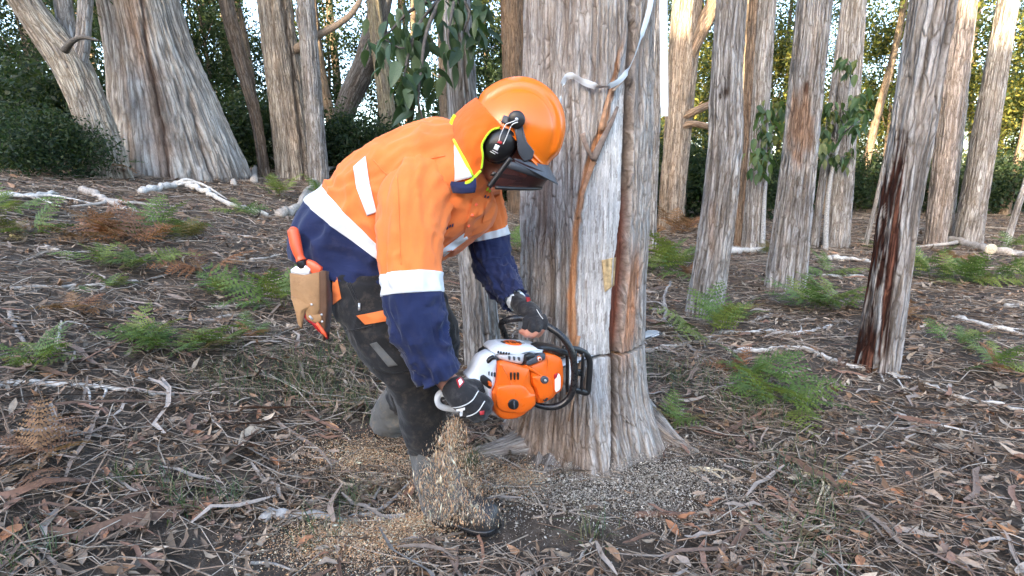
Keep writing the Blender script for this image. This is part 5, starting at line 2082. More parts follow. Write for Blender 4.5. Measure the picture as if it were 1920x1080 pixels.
def litter_leaves():
    rng = np.random.default_rng(21)
    n = 85000
    x, y, r = polar(n, .85, 24, rng)
    keep = clear_of_tree(x, y) & (rng.random(n) > .9 * bare(x, y))
    x, y, r = x[keep], y[keep], r[keep]
    n = len(x)
    z = gz(x, y)
    L = rng.lognormal(math.log(.043), .40, n) * (1 + .05 * np.clip(r - 3, 0, 10))
    w = L * rng.uniform(.07, .18, n)
    yaw = rng.uniform(0, 2 * np.pi, n)
    tilt = rng.normal(0, .28, n)
    roll = rng.normal(0, .5, n)
    d = np.stack([np.cos(yaw) * np.cos(tilt), np.sin(yaw) * np.cos(tilt), np.sin(tilt)], -1)
    s = np.stack([-np.sin(yaw), np.cos(yaw), 0 * yaw], -1)
    up = np.cross(d, s)
    s2 = s * np.cos(roll)[:, None] + up * np.sin(roll)[:, None]
    up = np.cross(d, s2)
    c = np.stack([x, y, z + .008 + .014 * rng.random(n) + .35 * np.abs(np.sin(tilt)) * L], -1)
    curl = rng.normal(.10, .16, n)[:, None] * L[:, None]
    bend = rng.normal(0, .14, n)[:, None] * L[:, None]
    cup = rng.uniform(.1, .7, n)[:, None] * w[:, None]
    e = lambda k: k[:, None]
    v0 = c - d * e(L) * .5 + up * curl + s2 * bend
    v1 = c - d * e(L) * .15 + s2 * e(w) + up * cup
    v2 = c - d * e(L) * .15 - s2 * e(w) + up * cup
    v3 = c + d * e(L) * .18 + s2 * e(w) * .85 + up * cup
    v4 = c + d * e(L) * .18 - s2 * e(w) * .85 + up * cup
    v5 = c + d * e(L) * .5 + up * curl + s2 * bend
    m1, m2 = c - d * e(L) * .15, c + d * e(L) * .18
    V = np.stack([v0, v1, m1, v2, v3, m2, v4, v5], 1).reshape(-1, 3)
    b = np.arange(n)[:, None] * 8
    Q = np.concatenate([b + np.array([[1, 2, 5, 4]]), b + np.array([[2, 3, 6, 5]])])
    T = np.concatenate([b + np.array([[0, 2, 1]]), b + np.array([[0, 3, 2]]), b + np.array([[4, 5, 7]]), b + np.array([[5, 6, 7]])])
    col = LEAF_COLS[rng.integers(0, len(LEAF_COLS), n)] * rng.uniform(.6, 1.35, (n, 1))
    # patches of redder and of greyer litter
    col = col * np.array([1.02, 1.0, .95])
    pt = fbm(np.stack([x * .7, y * .7, x * 0 + 2], -1), 3)[:, None]
    col = col * (1 + .4 * pt * np.array([1.0, .75, .6]))
    o = link('leaf_litter', build_mesh('leaf_litter', V, [Q, T], M['litter'], smooth=False, col=np.repeat(np.clip(col, .01, 1), 8, 0)))
    tag(o, 'brown and grey fallen gum leaves covering the forest floor', 'leaf litter', kind='stuff')


def litter_twigs():
    rng = np.random.default_rng(22)
    n = 46000
    x, y, r = polar(n, .8, 24, rng)
    keep = clear_of_tree(x, y) & (rng.random(n) > .93 * bare(x, y))
    x, y, r = x[keep], y[keep], r[keep]
    n = len(x)
    L = rng.lognormal(math.log(.15), .55, n) * (1 + .05 * np.clip(r - 3, 0, 10))
    w = rng.uniform(.0011, .0036, n) * (1 + .12 * np.clip(r - 3, 0, 10)) * (.7 + L)
    yaw = rng.normal(0, .9, n) + rng.integers(0, 2, n) * np.pi
    t = np.array([-.5, -.15, .2, .5])
    bend = rng.normal(0, .10, (n, 4)) * L[:, None]
    px = x[:, None] + np.cos(yaw)[:, None] * L[:, None] * t - np.sin(yaw)[:, None] * bend
    py = y[:, None] + np.sin(yaw)[:, None] * L[:, None] * t + np.cos(yaw)[:, None] * bend
    pz = gz(px, py) + .012 + np.abs(rng.normal(0, .012, (n, 4))) + .02 * rng.random((n, 1))
    C = np.stack([px, py, pz], -1)
    s = np.stack([-np.sin(yaw), np.cos(yaw), 0 * yaw], -1)
    up = np.array([0, 0, 1.0])
    ww = w[:, None, None] * np.array([1, .95, .8, .45])[None, :, None]
    ring = np.stack([C + s[:, None] * ww, C - s[:, None] * ww * .5 + up * ww * .87, C - s[:, None] * ww * .5 - up * ww * .87], 2)
    V = ring.reshape(-1, 3)
    b = np.arange(n)[:, None] * 12
    Q = []
    for i in range(3):
        for j in range(3):
            k = (j + 1) % 3
            Q.append(b + np.array([[i * 3 + j, i * 3 + k, i * 3 + 3 + k, i * 3 + 3 + j]]))
    pal = np.array([(.29, .24, .195), (.21, .16, .125), (.15, .11, .082), (.39, .34, .29), (.27, .19, .14), (.10, .074, .058), (.34, .275, .22)])
    col = pal[rng.integers(0, len(pal), n)] * rng.uniform(.7, 1.3, (n, 1)) * np.array([1.03, 1.01, .97])
    o = link('twig_litter', build_mesh('twig_litter', V, [np.concatenate(Q)], M['litter'], col=np.repeat(col, 12, 0)))
    tag(o, 'thin dead twigs strewn through the fallen leaves', 'twig litter', kind='stuff')


def litter_bark():
    rng = np.random.default_rng(23)
    n = 2600
    x, y, r = polar(n, .9, 15, rng)
    keep = clear_of_tree(x, y) & (rng.random(n) > .9 * bare(x, y))
    x, y, r = x[keep], y[keep], r[keep]
    n = len(x)
    L = rng.lognormal(math.log(.20), .5, n)
    w = rng.uniform(.004, .013, n)
    yaw = rng.normal(0.1, .9, n)
    k = 5
    t = np.linspace(-.5, .5, k)
    bend = rng.normal(0, .06, (n, k)).cumsum(1) * L[:, None]
    px = x[:, None] + np.cos(yaw)[:, None] * L[:, None] * t - np.sin(yaw)[:, None] * bend
    py = y[:, None] + np.sin(yaw)[:, None] * L[:, None] * t + np.cos(yaw)[:, None] * bend
    pz = gz(px, py) + .018 + np.abs(rng.normal(0, .010, (n, k))) + .015 * rng.random((n, 1))
    C = np.stack([px, py, pz], -1)
    s = np.stack([-np.sin(yaw), np.cos(yaw), rng.normal(0, .4, n)], -1)
    ww = w[:, None, None] * np.array([.4, .9, 1, .85, .3])[None, :, None]
    up = np.array([0, 0, 1.0])
    ring = np.stack([C + s[:, None] * ww + up * ww * .5, C, C - s[:, None] * ww + up * ww * .5], 2)
    V = ring.reshape(-1, 3)
    b = np.arange(n)[:, None] * (3 * k)
    Q = []
    for i in range(k - 1):
        for j in range(2):
            Q.append(b + np.array([[i * 3 + j, i * 3 + j + 1, i * 3 + 4 + j, i * 3 + 3 + j]]))
    pal = np.array([(.26, .20, .16), (.19, .13, .10), (.14, .085, .06), (.33, .28, .24), (.23, .13, .09)])
    col = pal[rng.integers(0, len(pal), n)] * rng.uniform(.7, 1.25, (n, 1))
    o = link('bark_litter', build_mesh('bark_litter', V, [np.concatenate(Q)], M['litter'], col=np.repeat(col, 3 * k, 0)))
    tag(o, 'curled strips of shed bark lying among the leaves', 'bark litter', kind='stuff')


def chips_at(x, y, z, size, cols, rng, name, label, flat=True, axis=None, slim=1.0, vary=.45):
    n = len(x)
    d = rng.normal(0, 1, (n, 3))
    if flat:
        d[:, 2] *= .35
    if axis is not None:
        d = d * .5 + np.array(axis) * 1.4
    d /= np.linalg.norm(d, axis=1, keepdims=True)
    s = np.cross(d, rng.normal(0, 1, (n, 3)))
    s /= np.linalg.norm(s, axis=1, keepdims=True) + 1e-9
    L = size * rng.lognormal(0, vary, (n, 1))
    w = L * rng.uniform(.25, .6, (n, 1)) * .5 * slim
    nn = np.cross(d, s)
    c = np.stack([x, y, z], -1)
    V = np.stack([c - d * L * .5, c + s * w, c + d * L * .5, c - s * w, c + nn * w * .6], 1).reshape(-1, 3)
    b = np.arange(n)[:, None] * 5
    T = np.concatenate([b + np.array([q]) for q in ([0, 1, 4], [1, 2, 4], [2, 3, 4], [3, 0, 4])])
    Q = np.concatenate([b + np.array([[0, 3, 2, 1]])])
    cols = np.asarray(cols)
    col = cols[rng.integers(0, len(cols), n)] * rng.uniform(.7, 1.3, (n, 1))
    o = link(name, build_mesh(name, V, [Q, T], M['chips'], smooth=False, col=np.repeat(np.clip(col, 0, .9), 5, 0)))
    return tag(o, label, 'sawdust', kind='stuff')


FRESH = [(.85, .56, .35), (.88, .65, .45), (.78, .46, .26), (.90, .75, .57), (.65, .38, .20)]
OLD = [(.52, .47, .40), (.62, .57, .49), (.42, .36, .29), (.30, .25, .20), (.72, .67, .59)]


def sawdust():
    rng = np.random.default_rng(24)

    def around(spots):
        X, Y = [], []
        for px, py, sx, sy, n in spots:
            p = G(px, py)
            X.append(rng.normal(p[0], sx, n))
            Y.append(rng.normal(p[1], sy, n))
        return np.concatenate(X), np.concatenate(Y)
    # fresh orange heaps
    x, y = around([(690, 1010, .15, .06, 8000), (640, 1040, .14, .07, 5500), (780, 985, .10, .05, 4000), (590, 990, .12, .07, 900), (880, 930, .05, .05, 2200), (900, 880, .05, .06, 1800), (720, 870, .12, .12, 7000), (640, 860, .12, .10, 4500), (970, 900, .07, .07, 4500)])
    k = clear_of_tree(x, y, .34)
    x, y = x[k], y[k]
    chips_at(x, y, gz(x, y) + .010 + rng.random(len(x)) * .020, .0056, FRESH, rng, 'sawdust', 'fresh orange sawdust spread around the worker\'s front boot')
    # older grey flakes round the foot of the trunk
    x, y = around([(1080, 930, .22, .10, 6500), (1200, 910, .20, .14, 6500), (1290, 900, .22, .18, 6500), (1380, 880, .25, .2, 1500), (1000, 920, .12, .08, 1500), (1150, 985, .35, .12, 1600), (800, 1040, .3, .1, 1200)])
    k = clear_of_tree(x, y, .31)
    x, y = x[k], y[k]
    k = rng.random(len(x)) > .6 * np.exp(-(((x - .22) / .22) ** 2 + ((y - 1.68) / .16) ** 2))
    x, y = x[k], y[k]
    chips_at(x, y, gz(x, y) + .010 + rng.random(len(x)) * .014 + .05 * np.exp(-np.clip(np.hypot(x - .345, y - 2.47) - .32, 0, 1) / .05), .0066, OLD, rng, 'sawdust', 'older greyish wood flakes scattered on the soil round the sawn trunk')
    # the stream of sawdust dropping from the saw
    n = 10500
    t = rng.random(n) ** .8
    cx = np.interp(t, [0, .3, .6, 1], [852, 846, 838, 840])
    wd = np.interp(t, [0, .3, .6, 1], [8, 19, 38, 55])
    px = cx + rng.normal(0, 1, n) * wd
    py = np.interp(t, [0, 1], [785, 985]) + rng.normal(0, 4, n)
    zc = np.interp(t, [0, 1], [1.72, 1.80]) + rng.normal(0, .035, n)
    P = np.array([W(a, b, c) for a, b, c in zip(px, py, zc)])
    k = P[:, 2] > gz(P[:, 0], P[:, 1]) + .01
    P = P[k]
    chips_at(P[:, 0], P[:, 1], P[:, 2], .0050, FRESH, rng, 'falling_sawdust', 'stream of orange sawdust falling from the chainsaw onto the front boot', False, (0.05, 0, 1.3), .42, .75)


litter_leaves()
litter_twigs()
litter_bark()
sawdust()


# ------------------------------------------------------------------ fallen branches, sticks, logs
def stick(name, label, pts, w, col, cat='stick', group=None, lift=0.0, end=.5, rough=.12, nu=10):
    """pts: photo x, y (, height above ground); w: thickness in px at the first point"""
    P = []
    for q in pts:
        g = G(q[0], q[1])
        if len(q) > 2:
            z0 = zc_of(g)
            g = g + np.array([0, 0, q[2]])
        P.append(g)
    P = np.array(P)
    zc = np.mean([zc_of(p) for p in P])
    r = w * .5 * zc / FPX
    D = catmull(P, 8 * (len(P) - 1) + 1)
    n = len(D)
    rng = np.random.default_rng(abs(hash(label)) % 1000 if False else sum(map(ord, label)) % 997)
    rr = r * np.linspace(1, end, n) * (1 + rough * rng.normal(0, 1, n))
    D = D + rng.normal(0, r * .22, D.shape)
    D[:, 2] += r * .75 + lift
    v, f = tube(D, np.maximum(rr, .0015), nu, n)
    if w >= 8 and n > 12:
        # broken side twigs
        more = [(v, f)]
        for q in range(2):
            i = int(rng.uniform(.3, .8) * n)
            dv = (D[min(i + 2, n - 1)] - D[i])
            dv /= np.linalg.norm(dv) + 1e-9
            sv = np.cross(dv, [0, 0, 1.0]) * rng.choice([-1, 1])
            Lq = r * rng.uniform(8, 18)
            e1 = D[i] + (dv * .6 + sv * .5) * Lq * .5
            e2 = D[i] + (dv * .5 + sv * .9) * Lq
            e1[2] = max(e1[2], float(gz(e1[0], e1[1])) + .015)
            e2[2] = float(gz(e2[0], e2[1])) + .02
            more.append(tube([D[i], e1, e2], [r * .55, r * .38, r * .15], 7, 10))
        v, f = merge(more)
    c = np.array(col)[None] * (1 + .45 * fbm(v * np.array([9, 9, 9]), 3))[:, None]
    o = link(name, build_mesh(name, v - P[0], f, M['wood'], col=np.clip(c, 0.005, .9)), None, P[0])
    return tag(o, label, cat, group)


PALE, WHITE, GRY, BRN, DRK = (.42, .375, .33), (.54, .51, .47), (.30, .27, .245), (.20, .14, .10), (.09, .065, .052)
STICKS = [
    ('fallen_branch', 'thick white fallen branch bending past the foot of the massive old gum', [(262, 366), (300, 364, .05), (345, 362, .08), (385, 372, .06), (425, 388, .03), (500, 408)], 14, WHITE, 'branch'),
    ('fallen_branch', 'white branch lying at the left edge near the dry bracken', [(-30, 374), (40, 372), (110, 369)], 15, WHITE, 'branch'),
    ('fallen_branch', 'grey knobby branch end lying below the dry bracken at left', [(155, 362), (185, 372), (210, 388), (262, 404)], 16, PALE, 'branch'),
    ('forked_branch', 'forked grey branch propped up behind the worker\'s back', [(520, 410), (560, 395, .02), (590, 352, .08), (625, 330, .16), (655, 322, .2)], 12, PALE, 'branch'),
    ('fallen_branch', 'short fork of bleached branch behind the worker\'s hip', [(560, 392), (578, 398), (612, 420)], 9, PALE, 'branch'),
    ('stick', 'long straight pale stick crossing the left slope', [(-20, 548), (80, 541), (160, 538), (250, 530), (320, 516)], 8, PALE, 'stick'),
    ('stick', 'short pale stick beside the green fern left of the holster', [(370, 608), (420, 600), (482, 586)], 10, PALE, 'stick'),
    ('stick', 'crooked grey stick curving down at the left edge', [(20, 585), (22, 602), (40, 635), (68, 662)], 10, GRY, 'stick'),
    ('fallen_branch', 'flaking whitish branch half buried in litter at lower left', [(-10, 724), (60, 722), (150, 727), (220, 733), (330, 744)], 13, WHITE, 'branch'),
    ('flat_branch', 'flat grey piece of wood lying in front of the sawdust heap', [(490, 970), (560, 972), (650, 978), (760, 974)], 20, (.40, .385, .37), 'wood'),
    ('stick', 'stick standing out of the litter at the left with pale broken end', [(108, 660), (112, 640, .02), (118, 620, .05)], 8, PALE, 'stick'),
    ('stick', 'thin dark twig slanting across the lower left soil', [(110, 990), (180, 960), (260, 930), (330, 908), (370, 904)], 5, BRN, 'stick'),
    ('stick', 'bent brown twig hooking down over the leaf heap at lower left', [(358, 800), (372, 822), (380, 845), (370, 880)], 7, (.30, .22, .16), 'stick'),
    ('stick', 'grey brown stick lying diagonally between boot and left litter', [(560, 852), (640, 878), (690, 915), (735, 960)], 10, (.24, .18, .14), 'stick'),
    ('stick', 'slim reddish stick slanting through the leaf heap at left', [(290, 790), (340, 826), (380, 835), (420, 830)], 6, BRN, 'stick'),
    ('stick', 'thin straight twig pointing to the bottom edge at left', [(210, 845), (195, 900), (190, 955)], 5, BRN, 'stick'),
    ('stick', 'whitish twig at the lower edge left of centre', [(470, 1058), (510, 1060), (560, 1075)], 7, PALE, 'stick'),
    ('fallen_branch', 'pale crooked branch running right from the sawn trunk\'s side', [(1206, 662), (1255, 654), (1300, 645), (1345, 630), (1370, 622)], 9, PALE, 'branch'),
    ('fallen_branch', 'pale wavy branch behind the fern, right of the sawn trunk', [(1350, 626), (1400, 628), (1450, 624), (1490, 628), (1530, 622), (1560, 612)], 9, WHITE, 'branch'),
    ('stick', 'short pale bent stick above the wavy branch', [(1405, 608), (1430, 598), (1462, 590)], 8, PALE, 'stick'),
    ('fallen_branch', 'long whitish branch running from mid right down to the right edge', [(1365, 662), (1430, 660), (1500, 656), (1545, 672), (1590, 690), (1660, 702), (1730, 722), (1800, 748), (1930, 776)], 11, WHITE, 'branch'),
    ('stick', 'dark bare twig arching from the broad trunk to the stained trunk', [(1432, 518), (1480, 532), (1530, 556), (1560, 580), (1596, 610)], 6, DRK, 'stick'),
    ('stick', 'hooked grey stick standing up right of the sawn trunk', [(1244, 606), (1248, 590, .03), (1244, 575, .08), (1254, 556, .14)], 8, GRY, 'stick'),
    ('stick', 'grey stick running down from the hooked stick', [(1246, 604), (1268, 628), (1290, 650), (1318, 682)], 8, GRY, 'stick'),
    ('fallen_branch', 'whitish branch lying beyond the stained trunk at the right edge', [(1785, 598), (1840, 612), (1930, 634)], 11, WHITE, 'branch'),
    ('fallen_branch', 'pale stub of branch at the far right edge', [(1885, 578), (1930, 572)], 9, WHITE, 'branch'),
    ('log', 'grey fallen log lying in front of the leaning pale trunk at right', [(1757, 452), (1800, 462), (1850, 474), (1935, 486)], 19, PALE, 'log'),
    ('log', 'white log on the ground behind the knotted trunk', [(1365, 478), (1400, 476), (1432, 474)], 15, WHITE, 'log'),
    ('log', 'whitish log between the broad and the stained trunks', [(1500, 520), (1560, 520), (1618, 520)], 8, WHITE, 'log'),
    ('fallen_branch', 'grey limb lying behind the broad furrowed trunk', [(1556, 488), (1590, 490), (1625, 494)], 12, WHITE, 'branch'),
    ('log', 'pale pole lying level behind the forked sunlit trunk', [(1195, 404, .12), (1260, 403, .12), (1325, 404, .12)], 5, PALE, 'log'),
    ('stick', 'curved whitish twig on the litter at lower right', [(1500, 922), (1530, 922), (1565, 910), (1585, 885), (1610, 868), (1640, 860)], 8, PALE, 'stick'),
    ('stick', 'long arched pale twig over the leaves at mid right', [(1560, 818), (1600, 806), (1640, 802), (1700, 808), (1760, 816), (1850, 838)], 7, PALE, 'stick'),
    ('fallen_branch', 'straight whitish piece of branch at right above the arched twig', [(1680, 780), (1715, 795), (1755, 814)], 12, WHITE, 'branch'),
    ('stick', 'dark brown stick slanting to the bottom edge at lower right', [(1525, 940), (1560, 985), (1600, 1030), (1645, 1085)], 13, BRN, 'stick'),
    ('bark_strip', 'long reddish bark strip lying in front of the sawn trunk at right', [(1190, 968), (1280, 970), (1370, 968), (1450, 985), (1570, 1000)], 13, (.19, .115, .085), 'bark'),
    ('stick', 'thin straight grey twig crossing the lower right leaves', [(1540, 1035), (1600, 990), (1690, 935), (1780, 890), (1860, 850)], 5, GRY, 'stick'),
    ('stick', 'dark stick at right edge below the whitish branch', [(1690, 640), (1740, 668), (1830, 705), (1935, 760)], 8, DRK, 'stick'),
    ('stick', 'short brown stick leaning at the stained trunk\'s foot', [(1575, 685), (1590, 702), (1606, 724)], 7, (.30, .2, .15), 'stick'),
    ('stick', 'crossed thin twig on the trodden soil before the trunk, pointing right', [(1000, 972), (1070, 960), (1130, 944), (1180, 925)], 5, (.32, .27, .23), 'stick'),
    ('stick', 'crossed thin twig on the trodden soil before the trunk, pointing left', [(930, 935), (1000, 945), (1070, 962), (1160, 985)], 5, (.30, .25, .21), 'stick'),
    ('stick', 'pale twig slanting over the trodden soil right of the boot', [(1085, 1052), (1110, 1010), (1130, 982)], 5, PALE, 'stick'),
    ('stick', 'dark short stick beside the toe of the front boot', [(916, 905), (930, 935), (946, 962)], 8, DRK, 'stick'),
    ('wood_chip', 'cream wood chip on the soil right of the sawn trunk', [(1296, 884), (1320, 882), (1346, 884)], 10, (.62, .52, .36), 'wood chip'),
    ('wood_chip', 'cream wood chip beside the curved twig at lower right', [(1500, 888), (1530, 896), (1558, 906)], 12, (.64, .54, .38), 'wood chip'),
    ('wood_chip', 'small yellow wood chip among dry bracken at far left', [(22, 444), (34, 447), (48, 449)], 7, (.60, .50, .25), 'wood chip'),
    ('stick', 'pale stick in the litter behind the green fern at left', [(80, 466), (110, 474), (138, 482)], 9, PALE, 'stick'),
    ('stick', 'thin grey stick lying level behind the holster', [(470, 490), (500, 486), (530, 478)], 6, PALE, 'stick'),
    ('stick', 'thin pale twig behind the holster running left', [(415, 440), (470, 446), (520, 452)], 5, PALE, 'stick'),
    ('stick', 'slender dark stick crossing the right mid ground', [(1640, 760), (1700, 742), (1790, 752), (1900, 800)], 5, BRN, 'stick'),
    ('stick', 'pale brittle twig standing behind the fern at left', [(475, 345), (480, 300, .3), (468, 262, .6)], 6, PALE, 'stick'),
    ('stick', 'forked brittle twig standing beside the thin bent trunk', [(440, 350), (428, 300, .3), (432, 255, .7)], 5, PALE, 'stick'),
    ('stick', 'thin pale twig at lower right corner lying level', [(1395, 1070), (1450, 1072), (1520, 1072)], 4, (.55, .45, .30), 'stick'),
    ('stick', 'dark root like stick in the soil left of the arched twig', [(1520, 800), (1600, 830), (1650, 870)], 6, DRK, 'stick'),
]
for a in STICKS:
    nm, lb, pts, w, c, cat = a
    stick(nm, lb, pts, w, c, cat)
v, f = blob(np.array([0, 0, 0]), [(.10, 0, 0), (0, .03, 0), (0, 0, .09)], 20, 12)
g = G(1856, 478)
tag(link('cut_log_end', build_mesh('cut_log_end', v, f, M['wood'], col=np.repeat(np.array([[.62, .52, .38]]), len(v), 0)), None, g + np.array([0, 0, .09])), 'pale round cut end of wood lying on the log at right', 'log')


# ------------------------------------------------------------------ larger single leaves in the foreground
def big_leaf_mesh(seed, L=1.0):
    rng = np.random.default_rng(seed)
    n = 9
    t = np.linspace(0, 1, n)
    w = .17 * np.sin(np.pi * t ** .8) ** .9 + .004
    bend = rng.normal(0, .12) * np.sin(np.pi * t)
    arch = rng.uniform(-.10, .16) * np.sin(np.pi * t) + rng.normal(0, .03, n)
    rows_ = [[(t[i] - .5, bend[i] + s * w[i], arch[i] + abs(s) * w[i] * rng.uniform(.2, .7)) for s in (-1, -.5, 0, .5, 1)] for i in range(n)]
    V, F = sheet(np.array(rows_), 14, 6)
    return V * L, F


LEAF_MESHES = {}


def leaf_variant(i, ci, pal, mat, tagname):
    key = (i, ci, tagname)
    if key not in LEAF_MESHES:
        V, F = big_leaf_mesh(300 + i)
        c = np.array(pal[ci])
        LEAF_MESHES[key] = build_mesh(tagname, V, F, mat, col=np.repeat(c[None], len(V), 0) * (1 + .2 * fbm(V * 9, 2))[:, None])
    return LEAF_MESHES[key]


def foreground_leaves():
    rng = np.random.default_rng(31)
    pal = [(.30, .15, .09), (.24, .14, .10), (.36, .27, .20), (.40, .19, .10), (.30, .235, .18), (.20, .13, .10)]
    zones = [(0, 640, 760, 1080, 75, 'curled brown fallen leaf on the dark soil left of the worker', 'fallen leaves left of the worker'),
             (1250, 1920, 760, 1080, 95, 'curled tan fallen leaf on the litter right of the sawn trunk', 'fallen leaves right of the trunk')]
    i = 0
    for x0, x1, y0, y1, n, lb, gp in zones:
        for _ in range(n):
            px, py = rng.uniform(x0, x1), rng.uniform(y0, y1)
            g = G(px, py)
            s = rng.uniform(.042, .088)
            o = link('fallen_leaf', leaf_variant(i % 6, int(rng.integers(0, 6)), pal, M['litter'], 'fallen_leaf'), None, g + np.array([0, 0, .022 + .01 * rng.random()]),
                     (rng.normal(0, .35), rng.normal(0, .25), rng.uniform(0, 6.3)), s)
            tag(o, lb, 'leaf', gp)
            i += 1


foreground_leaves()


# ------------------------------------------------------------------ ferns
def frond_mesh(name, seed, col, tip=(.9, .9, .9)):
    """arching bracken frond, 1 m long along +x, pinnae both sides, each a toothed blade"""
    rng = np.random.default_rng(seed)
    V, T, C = [], [], []

    def tri(a, b, c, cc):
        k = len(V)
        V.extend([a, b, c])
        T.append((k, k + 1, k + 2))
        C.extend([cc] * 3)
    n = 12
    spine = [np.array([t, 0.03 * math.sin(4 * t + seed), .55 * t - .62 * t * t]) for t in np.linspace(0, 1, n + 1)]
    for i in range(n):
        a, b = spine[i], spine[i + 1]
        w = .006 * (1 - i / n) + .002
        cc = np.array(col) * .8
        tri(a + np.array([0, w, 0]), a - np.array([0, w, 0]), b, cc)
        tri(a + np.array([0, 0, w]), b + np.array([0, 0, w * .6]), b, cc)
    for i in range(3, n + 1):
        t = i / n
        Lp = .42 * (1 - t) ** .75 * min(1, (t - .1) * 5) + .02
        p = spine[min(i, n)]
        for s in (-1, 1):
            ang = math.radians(62 + rng.normal(0, 5))
            d = np.array([math.cos(ang), s * math.sin(ang), -.18 + rng.normal(0, .10)])
            d /= np.linalg.norm(d)
            side = np.cross(d, [0, 0, 1.0])
            side /= np.linalg.norm(side)
            m = max(3, int(Lp / .040))
            cc = np.array(col) * rng.uniform(.75, 1.25)
            for k in range(m):
                q0, q1 = k / m, (k + 1) / m
                c0 = p + d * Lp * q0 + np.array([0, 0, -.10 * Lp * q0 * q0])
                c1 = p + d * Lp * q1 + np.array([0, 0, -.10 * Lp * q1 * q1])
                wl = .075 * Lp / .42 * (1 - q0) + .010
                for u in (-1, 1):
                    tipp = c0 * .35 + c1 * .65 + side * u * wl + d * .015 + np.array([0, 0, rng.normal(-.004, .006)])
                    tri(c0, c1, tipp, cc * rng.uniform(.85, 1.15))
    return build_mesh(name, np.array(V), np.array(T), M['fern'], smooth=False, col=np.array(C))


F_GREEN = [frond_mesh('frond', 400 + i, c) for i, c in enumerate([(.120, .180, .045), (.090, .150, .042), (.165, .205, .052)])]
F_BROWN = [frond_mesh('frond', 410 + i, c) for i, c in enumerate([(.25, .115, .055), (.20, .105, .060), (.28, .155, .075)])]
F_MIX = [frond_mesh('frond', 420 + i, c) for i, c in enumerate([(.12, .125, .045), (.17, .13, .05)])]


def fern(px, py, h_px, kind, label, n=None, seed=0, group='bracken ferns on the forest floor', spread=1.0):
    g = G(px, py)
    L = h_px * 2.0 * zc_of(g) / FPX
    rng = np.random.default_rng(seed + int(px))
    t = thing('fern', label, 'fern', g, group)
    n = n or int(rng.integers(7, 11))
    pool = {'g': F_GREEN, 'b': F_BROWN, 'm': F_MIX + F_GREEN[:1], 'gb': F_GREEN + F_BROWN[:1]}[kind]
    for k in range(n):
        s = L * rng.uniform(.65, 1.1)
        link('frond', pool[int(rng.integers(0, len(pool)))], t, (rng.normal(0, .05 * spread) * L * 2, rng.normal(0, .05 * spread) * L * 2, .0),
             (rng.normal(0, .3), rng.uniform(-1.0, -.1), 2 * math.pi * (k + rng.uniform(0, .8)) / n), s)


